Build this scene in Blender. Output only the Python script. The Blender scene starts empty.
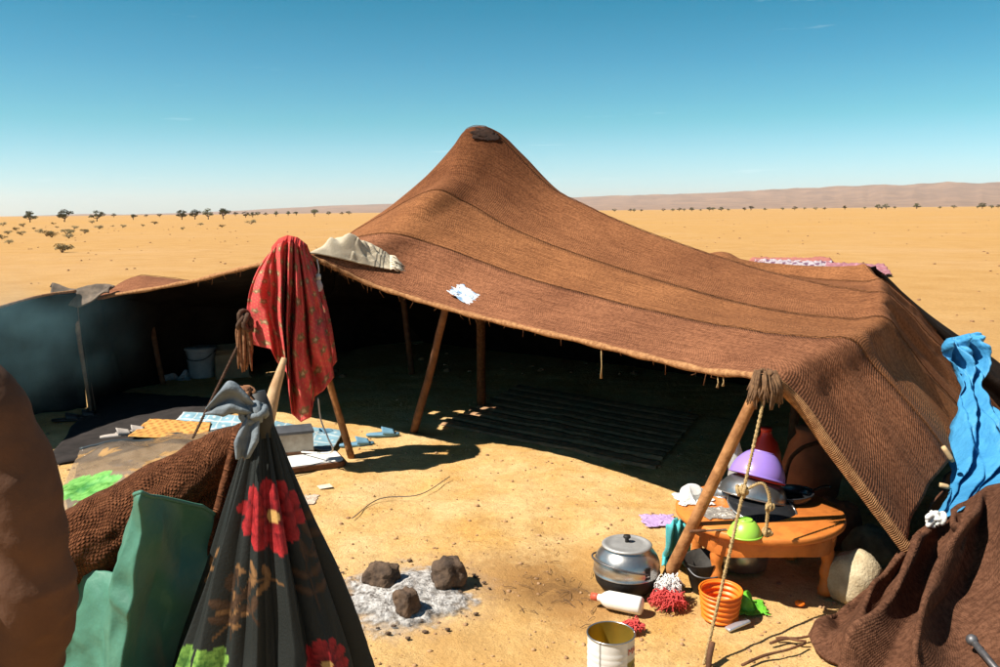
import bpy, bmesh, math, random
import numpy as np
from mathutils import Vector, Matrix, noise as mnoise
random.seed(7); np.random.seed(7)
PI = math.pi
scene = bpy.context.scene
col = scene.collection

# ------------------------------------------------------------------ camera
CAMZ = 1.75; FPX = 850.0; PITCH = math.radians(8.2); ROLL = math.radians(0.6)
camd = bpy.data.cameras.new('camera'); cam = bpy.data.objects.new('camera', camd); col.objects.link(cam)
camd.sensor_width = 36; camd.lens = 36*FPX/1000; camd.clip_end = 30000; camd.clip_start = 0.05
Fv = Vector((0, math.cos(PITCH), -math.sin(PITCH)))
R0 = Vector((1, 0, 0)); U0 = Vector((0, math.sin(PITCH), math.cos(PITCH)))
Rv = R0*math.cos(ROLL) - U0*math.sin(ROLL)
Uv = R0*math.sin(ROLL) + U0*math.cos(ROLL)
cam.matrix_world = Matrix(((Rv.x, Uv.x, -Fv.x, 0), (Rv.y, Uv.y, -Fv.y, 0), (Rv.z, Uv.z, -Fv.z, CAMZ), (0, 0, 0, 1)))
scene.camera = cam
scene.render.resolution_x = 1024; scene.render.resolution_y = 683

# ------------------------------------------------------------------ sky and sun
HAZE = 5e-5
SUN_EL = math.radians(52); SUN_AZ = math.radians(20)      # light travels to +X, drifting to +Y by SUN_AZ
ldir = Vector((math.cos(SUN_EL)*math.cos(SUN_AZ), math.cos(SUN_EL)*math.sin(SUN_AZ), -math.sin(SUN_EL)))
w = bpy.data.worlds.new('World'); scene.world = w; w.use_nodes = True
nt = w.node_tree; nt.nodes.clear()
sky = nt.nodes.new('ShaderNodeTexSky'); sky.sky_type = 'NISHITA'; sky.sun_disc = False
sky.sun_elevation = SUN_EL
tosun = -ldir
sky.sun_rotation = math.atan2(tosun.x, tosun.y)
sky.altitude = 700; sky.air_density = 1.0; sky.dust_density = 0.6; sky.ozone_density = 2.0
tc = nt.nodes.new('ShaderNodeTexCoord'); sep = nt.nodes.new('ShaderNodeSeparateXYZ')
nt.links.new(tc.outputs['Generated'], sep.inputs[0])
rmp = nt.nodes.new('ShaderNodeValToRGB'); nt.links.new(sep.outputs['Z'], rmp.inputs[0])
e = rmp.color_ramp.elements
e[0].position = 0.0; e[0].color = (0.70, 0.86, 1.0, 1)
e[1].position = 1.0; e[1].color = (0.19, 0.30, 0.34, 1)
for ps, cl_ in ((.024, (.64, .83, .98)), (.10, (.28, .68, .69)), (.166, (.150, .580, .625)), (.223, (.048, .512, .55)), (.45, (.09, .42, .46))):
    k = rmp.color_ramp.elements.new(ps); k.color = (*cl_, 1)
mul = nt.nodes.new('ShaderNodeMix'); mul.data_type = 'RGBA'; mul.blend_type = 'MULTIPLY'; mul.inputs[0].default_value = 1
nt.links.new(sky.outputs[0], mul.inputs[6]); nt.links.new(rmp.outputs[0], mul.inputs[7])
# thin cirrus
mp = nt.nodes.new('ShaderNodeMapping'); mp.inputs['Scale'].default_value = (2.2, 2.2, 30)
nt.links.new(tc.outputs['Generated'], mp.inputs[0])
cn = nt.nodes.new('ShaderNodeTexNoise'); cn.inputs['Scale'].default_value = 2.1; cn.inputs['Detail'].default_value = 7; cn.inputs['Roughness'].default_value = .62
nt.links.new(mp.outputs[0], cn.inputs[0])
cr = nt.nodes.new('ShaderNodeValToRGB'); nt.links.new(cn.outputs[0], cr.inputs[0])
cr.color_ramp.elements[0].position = .66; cr.color_ramp.elements[0].color = (0, 0, 0, 1)
cr.color_ramp.elements[1].position = .85; cr.color_ramp.elements[1].color = (.5, .5, .5, 1)
cm = nt.nodes.new('ShaderNodeMix'); cm.data_type = 'RGBA'
nt.links.new(cr.outputs[0], cm.inputs[0]); nt.links.new(mul.outputs[2], cm.inputs[6]); cm.inputs[7].default_value = (7.0, 8.0, 8.2, 1)
bg = nt.nodes.new('ShaderNodeBackground'); bg.inputs[1].default_value = 0.096
wo = nt.nodes.new('ShaderNodeOutputWorld')
nt.links.new(cm.outputs[2], bg.inputs[0]); nt.links.new(bg.outputs[0], wo.inputs[0])

sd = bpy.data.lights.new('sun', 'SUN'); sd.energy = 5.0; sd.angle = math.radians(0.53); sd.color = (1.0, 0.93, 0.82)
sun = bpy.data.objects.new('sun', sd); col.objects.link(sun)
sun.rotation_euler = ldir.to_track_quat('-Z', 'Y').to_euler(); sun.location = (-20, -5, 25)
scene.view_settings.view_transform = 'Standard'; scene.view_settings.look = 'None'
scene.view_settings.exposure = 0.85; scene.view_settings.gamma = 1.0
scene.render.engine = 'CYCLES'
scene.cycles.max_bounces = 6; scene.cycles.diffuse_bounces = 3; scene.cycles.transparent_max_bounces = 12
scene.cycles.volume_bounces = 1

# ------------------------------------------------------------------ projecting helpers
def ray(px, py):
    return (Fv + Rv*((px-500)/FPX) + Uv*((333.5-py)/FPX))
def P(px, py, Y):
    d = ray(px, py); return Vector((0, 0, CAMZ)) + d*(Y/d.y)
def G(px, py, z=0.0):
    d = ray(px, py); return Vector((0, 0, CAMZ)) + d*((z-CAMZ)/d.z)
def proj(p):
    q = Vector(p) - Vector((0, 0, CAMZ)); dd = q.dot(Fv)
    return 500+FPX*q.dot(Rv)/dd, 333.5-FPX*q.dot(Uv)/dd
def nz(x, y=0, z=0): return mnoise.noise(Vector((x, y, z)))
def fbm(x, y, z=0, o=4):
    s = 0; a = 1
    for i in range(o):
        s += a*nz(x, y, z); x *= 2.03; y *= 2.03; z *= 2.03; a *= .5
    return s

# ------------------------------------------------------------------ mesh helpers
WL = {}
def wl(o):
    return WL.get(o.name, Vector((0, 0, 0)))
def tag(o, label=None, cat=None, group=None, kind=None):
    if label: o['label'] = label
    if cat: o['category'] = cat
    if group: o['group'] = group
    if kind: o['kind'] = kind
    return o
def empty(name, loc, label=None, cat=None, group=None, rz=0.0):
    o = bpy.data.objects.new(name, None); col.objects.link(o); o.location = loc; o.rotation_euler = (0, 0, rz)
    o.empty_display_size = .05
    WL[o.name] = Vector(loc)
    tag(o, label, cat, group); return o
def mk(name, geo, mat, parent=None, world=False, smooth=True, uv=None, cols=None, mods=None):
    """geo=(verts,faces). world=True: verts in world space."""
    V, Fc = geo[0], geo[1]
    V = np.asarray([tuple(v) for v in V], dtype=float) if not isinstance(V, np.ndarray) else V.astype(float).reshape(-1, 3)
    if world:
        if parent is not None: org = np.array(wl(parent))
        else: org = np.array([V[:, 0].mean(), V[:, 1].mean(), V[:, 2].min()])
        V = V-org
    me = bpy.data.meshes.new(name); me.from_pydata(V.tolist(), [], [tuple(int(i) for i in f) for f in Fc])
    mats = mat if isinstance(mat, (list, tuple)) else [mat]
    for m in mats: me.materials.append(m)
    if smooth: me.polygons.foreach_set('use_smooth', [True]*len(me.polygons))
    if uv is None and len(geo) > 2: uv = geo[2]
    if uv is not None:
        ul = me.uv_layers.new(name='UVMap'); uva = np.asarray(uv, dtype=float)
        li = np.empty(len(me.loops), dtype=np.int32); me.loops.foreach_get('vertex_index', li)
        ul.data.foreach_set('uv', uva[li].ravel())
    if cols is not None:
        ca = me.color_attributes.new('Col', 'FLOAT_COLOR', 'POINT')
        c4 = np.ones((len(V), 4)); c4[:, :3] = cols
        ca.data.foreach_set('color', c4.ravel())
    me.update()
    o = bpy.data.objects.new(name, me); col.objects.link(o)
    if parent is not None: o.parent = parent
    if world and parent is None:
        o.location = org; WL[o.name] = Vector(org)
    elif parent is not None: WL[o.name] = wl(parent)
    for m in (mods or []):
        if m[0] == 'solid':
            md = o.modifiers.new('solid', 'SOLIDIFY'); md.thickness = m[1]; md.offset = m[2] if len(m) > 2 else 0
            if len(m) > 3: md.material_offset = m[3]
        if m[0] == 'sub':
            md = o.modifiers.new('sub', 'SUBSURF'); md.levels = m[1]; md.render_levels = m[1]
        if m[0] == 'bev':
            md = o.modifiers.new('bev', 'BEVEL'); md.width = m[1]; md.segments = m[2]; md.limit_method = 'ANGLE'
    return o
def gridfaces(n, m, closeu=False):
    f = []
    for i in range(n-1):
        for j in range(m-1): f.append((i*m+j, i*m+j+1, (i+1)*m+j+1, (i+1)*m+j))
        if closeu: f.append((i*m+m-1, i*m, (i+1)*m, (i+1)*m+m-1))
    return f
def grid(A, flip=False, close=False):
    A = np.asarray(A, dtype=float); n, m = A.shape[:2]
    f = gridfaces(n, m, close)
    if flip: f = [t[::-1] for t in f]
    # uv in metres
    du = np.zeros((n, m)); dv = np.zeros((n, m))
    du[:, 1:] = np.cumsum(np.linalg.norm(np.diff(A, axis=1), axis=2), axis=1)
    dv[1:, :] = np.cumsum(np.linalg.norm(np.diff(A, axis=0), axis=2), axis=0)
    return A.reshape(-1, 3), f, np.stack([du.ravel(), dv.ravel()], axis=1)
def join(*gs):
    V = []; Fc = []; U = []
    for g in gs:
        b = len(V)
        V += [tuple(v) for v in g[0]]; Fc += [tuple(i+b for i in f) for f in g[1]]
        if len(g) > 2: U += [tuple(x) for x in g[2]]
        else: U += [(0, 0)]*len(g[0])
    return V, Fc, U
def crom(pts, n):
    """catmull-rom through pts, n samples per span"""
    pts = [Vector(p) for p in pts]; out = []
    q = [pts[0]*2-pts[1]]+pts+[pts[-1]*2-pts[-2]]
    for i in range(len(pts)-1):
        a, b, c, d = q[i:i+4]
        for k in range(n):
            t = k/n; out.append(.5*((2*b)+(c-a)*t+(2*a-5*b+4*c-d)*t*t+(3*b-a-3*c+d)*t**3))
    out.append(pts[-1]); return out
def tube(pts, r, sides=8, cap=True):
    pts = [Vector(p) for p in pts]; n = len(pts)
    R = r if isinstance(r, (list, tuple, np.ndarray)) else [r]*n
    V = []; Fc = []; U = []; prev = None; L = 0
    for i, p in enumerate(pts):
        t = (pts[min(i+1, n-1)]-pts[max(i-1, 0)])
        if t.length < 1e-9: t = Vector((0, 0, 1))
        t.normalize()
        if prev is None:
            a = t.orthogonal().normalized()
        else:
            a = prev-t*prev.dot(t)
            a = a.normalized() if a.length > 1e-6 else t.orthogonal().normalized()
        prev = a; b = t.cross(a)
        if i: L += (p-pts[i-1]).length
        for k in range(sides):
            an = 2*PI*k/sides; V.append(p+(a*math.cos(an)+b*math.sin(an))*R[i]); U.append((k/sides, L))
    for i in range(n-1):
        for k in range(sides):
            k2 = (k+1) % sides; Fc.append((i*sides+k, i*sides+k2, (i+1)*sides+k2, (i+1)*sides+k))
    if cap:
        Fc.append(tuple(range(sides))[::-1]); Fc.append(tuple((n-1)*sides+k for k in range(sides)))
    return V, Fc, U
def lathe(prof, segs=40, c=(0, 0, 0), capb=True, capt=False, wob=None):
    V = []; Fc = []; U = []
    for i, (r, z) in enumerate(prof):
        for k in range(segs):
            an = 2*PI*k/segs; rr = r*(1+(wob(an, z) if wob else 0))
            V.append((c[0]+rr*math.cos(an), c[1]+rr*math.sin(an), c[2]+z)); U.append((k/segs*2*PI*r, z))
    for i in range(len(prof)-1):
        for k in range(segs):
            k2 = (k+1) % segs; Fc.append((i*segs+k, i*segs+k2, (i+1)*segs+k2, (i+1)*segs+k))
    if capb: Fc.append(tuple(range(segs))[::-1])
    if capt: Fc.append(tuple((len(prof)-1)*segs+k for k in range(segs)))
    return V, Fc, U
def box(c, s, rz=0.0, bev=0.0, seg=2):
    bm = bmesh.new(); bmesh.ops.create_cube(bm, size=1)
    for v in bm.verts: v.co = Vector((v.co.x*s[0], v.co.y*s[1], v.co.z*s[2]))
    if bev: bmesh.ops.bevel(bm, geom=list(bm.edges), offset=bev, segments=seg, affect='EDGES', profile=.5)
    M = Matrix.Translation(Vector(c)) @ Matrix.Rotation(rz, 4, 'Z')
    V = [M @ v.co for v in bm.verts]; bm.verts.index_update()
    Fc = [[v.index for v in f.verts] for f in bm.faces]; bm.free(); return V, Fc
def ico(c, r, sub=2, disp=0.0, fr=3.0, sc=(1, 1, 1), seed=0.0):
    bm = bmesh.new(); bmesh.ops.create_icosphere(bm, subdivisions=sub, radius=1)
    V = []
    for v in bm.verts:
        d = v.co.normalized(); k = 1+disp*fbm(d.x*fr*.5+seed, d.y*fr*.5-seed*1.7, d.z*fr*.5+seed*.3)
        V.append(Vector(c)+Vector((d.x*sc[0], d.y*sc[1], d.z*sc[2]))*r*k)
    Fc = [[v.index for v in f.verts] for f in bm.faces]; bm.free(); return V, Fc
def xf(g, M):
    return ([M @ Vector(v) for v in g[0]],)+tuple(g[1:])

def pbd(Pg, pins, coll, steps=220, iters=6, g=-9.8, damp=.985, bend=.15, fric=.6, dt=1/50, wind=0.0, release=None, restscale=1.0):
    """small position based cloth: Pg (n,m,3), pins bool mask, coll(p)->(p,hit)"""
    n, m = Pg.shape[:2]; p = Pg.reshape(-1, 3).astype(float).copy(); ix = np.arange(n*m).reshape(n, m)
    pin = pins.reshape(-1).copy(); wt = np.where(pin, 0., 1.)
    groups = []
    def add(A, B, st):
        A = A.ravel(); B = B.ravel(); L = np.linalg.norm(p[A]-p[B], axis=1)*restscale; groups.append((A, B, L, st))
    for o in (0, 1):
        add(ix[:, o:-1:2], ix[:, o+1::2], 1.); add(ix[o:-1:2, :], ix[o+1::2, :], 1.)
    for o in (0, 1):
        add(ix[o:-1:2, :-1], ix[o+1::2, 1:], .5); add(ix[o:-1:2, 1:], ix[o+1::2, :-1], .5)
    for o in (0, 1, 2, 3):
        A = ix[:, o:-2:4]; B = ix[:, o+2::4]; k = min(A.shape[1], B.shape[1]); add(A[:, :k], B[:, :k], bend)
        A = ix[o:-2:4, :]; B = ix[o+2::4, :]; k = min(A.shape[0], B.shape[0]); add(A[:k], B[:k], bend)
    q = p.copy()
    for s in range(steps):
        if release and s == release[0]:
            pin = release[1].reshape(-1); wt = np.where(pin, 0., 1.)
        v = (p-q)*damp; q = p.copy(); nv = p+v; nv[:, 2] += g*dt*dt
        p = np.where(pin[:, None], p, nv)
        for it in range(iters):
            for A, B, L, st in groups:
                d = p[B]-p[A]; ln = np.linalg.norm(d, axis=1)+1e-9; wa = wt[A]; wb = wt[B]; ws = wa+wb; ws[ws == 0] = 1
                c = d*(((ln-L)/ln)*st)[:, None]
                p[A] += c*(wa/ws)[:, None]; p[B] -= c*(wb/ws)[:, None]
        p2, hit = coll(p); p = np.where(pin[:, None], p, p2)
        if hit.any(): q[hit] = q[hit]+(p[hit]-q[hit])*fric
    return p.reshape(n, m, 3)
def collider(spheres=(), boxes=(), ground=0.004):
    def f(p):
        hit = np.zeros(len(p), bool)
        for c, r in spheres:
            d = p-np.array(c); L = np.linalg.norm(d, axis=1); k = L < r
            p[k] = np.array(c)+d[k]/(L[k][:, None]+1e-9)*r; hit |= k
        for lo, hi in boxes:
            lo = np.array(lo); hi = np.array(hi); k = np.all((p > lo) & (p < hi), axis=1)
            if k.any():
                pp = p[k]; dist = np.stack([pp[:, 0]-lo[0], hi[0]-pp[:, 0], pp[:, 1]-lo[1], hi[1]-pp[:, 1], (hi[2]-pp[:, 2])*.5], 1)
                j = dist.argmin(1)
                for i in range(len(pp)):
                    t = j[i]
                    if t == 0: pp[i, 0] = lo[0]
                    elif t == 1: pp[i, 0] = hi[0]
                    elif t == 2: pp[i, 1] = lo[1]
                    elif t == 3: pp[i, 1] = hi[1]
                    else: pp[i, 2] = hi[2]
                p[k] = pp; hit |= k
        k = p[:, 2] < ground; p[k, 2] = ground; hit |= k
        return p, hit
    return f

# ------------------------------------------------------------------ materials
def mat(name, c1, c2=None, rough=.8, metal=0.0, scale=8.0, detail=5, bump=0.0, bscale=60.0, coord='Object', spec=.3,
        alpha=1.0, trans=0.0, attr=False, mottle=.0, lo=.35, hi=.65, sss=0.0, bdist=.01, attr_mix=None):
    m = bpy.data.materials.new(name); m.use_nodes = True; t = m.node_tree; b = t.nodes['Principled BSDF']
    b.inputs['Roughness'].default_value = rough; b.inputs['Metallic'].default_value = metal
    b.inputs['Specular IOR Level'].default_value = spec
    if trans: b.inputs['Transmission Weight'].default_value = trans
    if alpha < 1: b.inputs['Alpha'].default_value = alpha
    tcn = t.nodes.new('ShaderNodeTexCoord')
    src = tcn.outputs[coord]
    n = t.nodes.new('ShaderNodeTexNoise'); n.inputs['Scale'].default_value = scale; n.inputs['Detail'].default_value = detail; n.inputs['Roughness'].default_value = .65
    t.links.new(src, n.inputs[0])
    r = t.nodes.new('ShaderNodeValToRGB'); t.links.new(n.outputs[0], r.inputs[0])
    r.color_ramp.elements[0].position = lo; r.color_ramp.elements[1].position = hi
    c2 = c2 or tuple(x*.75 for x in c1)
    r.color_ramp.elements[0].color = (*c2, 1); r.color_ramp.elements[1].color = (*c1, 1)
    out = r.outputs[0]
    if attr:
        a = t.nodes.new('ShaderNodeAttribute'); a.attribute_name = 'Col'
        mx = t.nodes.new('ShaderNodeMix'); mx.data_type = 'RGBA'; mx.blend_type = 'MULTIPLY'; mx.inputs[0].default_value = 1
        t.links.new(a.outputs[0], mx.inputs[6]); t.links.new(out, mx.inputs[7]); out = mx.outputs[2]
    t.links.new(out, b.inputs['Base Color'])
    if bump:
        n2 = t.nodes.new('ShaderNodeTexNoise'); n2.inputs['Scale'].default_value = bscale; n2.inputs['Detail'].default_value = 6
        t.links.new(src, n2.inputs[0])
        bp = t.nodes.new('ShaderNodeBump'); bp.inputs['Strength'].default_value = bump; bp.inputs['Distance'].default_value = bdist
        t.links.new(n2.outputs[0], bp.inputs['Height']); t.links.new(bp.outputs[0], b.inputs['Normal'])
    m['_out'] = 1
    return m
def weave(name, c1, c2, c3, rib=70.0, rib2=40.0, bump=.6, rough=.95, dark=.35, knit=False, big=1.6, bdist=.006):
    """ribbed coarse cloth, in UV metres: U along the cloth, V across"""
    m = bpy.data.materials.new(name); m.use_nodes = True; t = m.node_tree; b = t.nodes['Principled BSDF']
    b.inputs['Roughness'].default_value = rough; b.inputs['Specular IOR Level'].default_value = .1
    b.inputs['Sheen Weight'].default_value = .0
    tcn = t.nodes.new('ShaderNodeTexCoord'); uv = tcn.outputs['UV']; ob = tcn.outputs['Object']
    # wobble of the ribs
    nw = t.nodes.new('ShaderNodeTexNoise'); nw.inputs['Scale'].default_value = 9; nw.inputs['Detail'].default_value = 4; t.links.new(uv, nw.inputs[0])
    ad = t.nodes.new('ShaderNodeMix'); ad.data_type = 'RGBA'; ad.blend_type = 'ADD'; ad.inputs[0].default_value = .02
    t.links.new(uv, ad.inputs[6]); t.links.new(nw.outputs['Color'], ad.inputs[7])
    def wave(scale, dirn, dist):
        wv = t.nodes.new('ShaderNodeTexWave'); wv.wave_type = 'BANDS'; wv.bands_direction = dirn; wv.wave_profile = 'SIN'
        wv.inputs['Scale'].default_value = scale; wv.inputs['Distortion'].default_value = dist; wv.inputs['Detail'].default_value = 2; wv.inputs['Detail Scale'].default_value = 2
        t.links.new(ad.outputs[2], wv.inputs[0]); return wv.outputs['Fac']
    w1 = wave(.314/rib, 'X', 3.0 if knit else 1.2); w2 = wave(.314/rib2, 'Y', 3.5 if knit else 2.0)
    mm = t.nodes.new('ShaderNodeMath'); mm.operation = 'MULTIPLY' if knit else 'ADD'
    t.links.new(w1, mm.inputs[0])
    if knit: t.links.new(w2, mm.inputs[1])
    else:
        h = t.nodes.new('ShaderNodeMath'); h.operation = 'MULTIPLY'; h.inputs[1].default_value = .25; t.links.new(w2, h.inputs[0]); t.links.new(h.outputs[0], mm.inputs[1])
    n = t.nodes.new('ShaderNodeTexNoise'); n.inputs['Scale'].default_value = big; n.inputs['Detail'].default_value = 6; n.inputs['Roughness'].default_value = .7; t.links.new(ob, n.inputs[0])
    n3 = t.nodes.new('ShaderNodeTexNoise'); n3.inputs['Scale'].default_value = 60; n3.inputs['Detail'].default_value = 4; t.links.new(ob, n3.inputs[0])
    r = t.nodes.new('ShaderNodeValToRGB'); t.links.new(n.outputs[0], r.inputs[0])
    r.color_ramp.elements[0].position = .33; r.color_ramp.elements[0].color = (*c2, 1)
    r.color_ramp.elements[1].position = .68; r.color_ramp.elements[1].color = (*c1, 1)
    mx = t.nodes.new('ShaderNodeMix'); mx.data_type = 'RGBA'
    iv = t.nodes.new('ShaderNodeMapRange'); iv.inputs[1].default_value = 0; iv.inputs[2].default_value = .55; iv.inputs[3].default_value = dark; iv.inputs[4].default_value = 0
    t.links.new(mm.outputs[0], iv.inputs[0]); t.links.new(iv.outputs[0], mx.inputs[0]); t.links.new(r.outputs[0], mx.inputs[6]); mx.inputs[7].default_value = (*c3, 1)
    # fine speckle
    sp = t.nodes.new('ShaderNodeMix'); sp.data_type = 'RGBA'; sp.blend_type = 'MULTIPLY'; sp.inputs[0].default_value = .75
    sr = t.nodes.new('ShaderNodeValToRGB'); sr.color_ramp.elements[0].position = .35; sr.color_ramp.elements[0].color = (.45, .42, .4, 1); sr.color_ramp.elements[1].position = .6
    t.links.new(n3.outputs[0], sr.inputs[0]); t.links.new(mx.outputs[2], sp.inputs[6]); t.links.new(sr.outputs[0], sp.inputs[7])
    ms = t.nodes.new('ShaderNodeMapping'); ms.inputs['Scale'].default_value = (1.2, 26, 1); t.links.new(uv, ms.inputs[0])
    n5 = t.nodes.new('ShaderNodeTexNoise'); n5.inputs['Scale'].default_value = 2.2; n5.inputs['Detail'].default_value = 7; n5.inputs['Roughness'].default_value = .75; t.links.new(ms.outputs[0], n5.inputs[0])
    r5 = t.nodes.new('ShaderNodeValToRGB'); r5.color_ramp.elements[0].position = .36; r5.color_ramp.elements[0].color = (.42, .36, .33, 1); r5.color_ramp.elements[1].position = .56; t.links.new(n5.outputs[0], r5.inputs[0])
    s5 = t.nodes.new('ShaderNodeMix'); s5.data_type = 'RGBA'; s5.blend_type = 'MULTIPLY'; s5.inputs[0].default_value = .7
    t.links.new(sp.outputs[2], s5.inputs[6]); t.links.new(r5.outputs[0], s5.inputs[7])
    m['last'] = s5.name
    t.links.new(s5.outputs[2], b.inputs['Base Color'])
    hh = t.nodes.new('ShaderNodeMath'); hh.operation = 'ADD'; t.links.new(mm.outputs[0], hh.inputs[0])
    h3 = t.nodes.new('ShaderNodeMath'); h3.operation = 'MULTIPLY'; h3.inputs[1].default_value = 1.2; t.links.new(n3.outputs[0], h3.inputs[0]); t.links.new(h3.outputs[0], hh.inputs[1])
    bp = t.nodes.new('ShaderNodeBump'); bp.inputs['Strength'].default_value = bump; bp.inputs['Distance'].default_value = bdist
    t.links.new(hh.outputs[0], bp.inputs['Height']); t.links.new(bp.outputs[0], b.inputs['Normal'])
    return m

M = {}
M['tent'] = weave('tent_cloth', (.345, .142, .060), (.21, .080, .034), (.065, .025, .012), rib=.017, rib2=.011, bump=.28, dark=.30)
M['tent2'] = weave('tent_cloth_faded', (.37, .155, .062), (.25, .100, .041), (.08, .031, .014), rib=.017, rib2=.011, bump=.28, dark=.28)
M['tent3'] = weave('tent_cloth_dark', (.35, .147, .072), (.21, .083, .041), (.06, .024, .013), rib=.017, rib2=.011, bump=.30, dark=.32)
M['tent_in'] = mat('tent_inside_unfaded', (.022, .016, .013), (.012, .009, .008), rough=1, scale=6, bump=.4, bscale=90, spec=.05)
M['seam'] = mat('seam_cord', (.19, .082, .035), (.07, .030, .014), rough=.95, scale=50, spec=.05)
M['hem'] = mat('hem_cord', (.42, .22, .10), (.22, .10, .045), rough=.95, scale=40, bump=.5, bscale=160, spec=.05)
M['knit'] = weave('brown_knit', (.27, .105, .046), (.19, .070, .031), (.045, .017, .009), rib=.0105, rib2=.0095, bump=.8, knit=True, dark=.55, big=3, bdist=.010)
M['blanket'] = weave('brown_blanket', (.20, .090, .050), (.125, .055, .031), (.04, .018, .011), rib=.011, rib2=.010, bump=.5, knit=True, dark=.35, big=4)
M['wood'] = mat('pole_wood', (.42, .20, .075), (.22, .09, .03), rough=.75, scale=14, bump=.5, bscale=50)
M['wood_dark'] = mat('pole_wood_dark', (.17, .072, .032), (.08, .034, .016), rough=.8, scale=14, bump=.5, bscale=50)
M['wood_pale'] = mat('pole_wood_pale', (.55, .36, .20), (.40, .23, .11), rough=.7, scale=14, bump=.3, bscale=40)
M['rope'] = mat('hemp_rope', (.50, .35, .16), (.28, .18, .08), rough=.95, scale=60, bump=.6, bscale=220)
M['rope_dark'] = mat('dark_rope', (.10, .055, .035), (.05, .028, .018), rough=.95, scale=60, bump=.6, bscale=220)
M['cream'] = mat('cream_cloth', (.72, .64, .50), (.55, .47, .35), rough=.95, scale=10, bump=.5, bscale=200)
M['white_cloth'] = mat('white_cloth', (.75, .74, .70), (.58, .57, .54), rough=.9, scale=14, bump=.3, bscale=150)
M['white_bag'] = mat('white_plastic_bag', (.74, .80, .86), (.52, .64, .78), rough=.35, scale=18, bump=.3, bscale=60, spec=.5)
M['char'] = mat('charcoal_stone', (.15, .095, .06), (.045, .030, .022), rough=.95, scale=9, bump=.9, bscale=26, bdist=.02)
M['skin'] = mat('skin', (.30, .15, .09), (.26, .125, .075), rough=.55, scale=20)
M['hair'] = mat('black_hair', (.02, .015, .012), rough=.6, scale=60, bump=.8, bscale=120)
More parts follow.
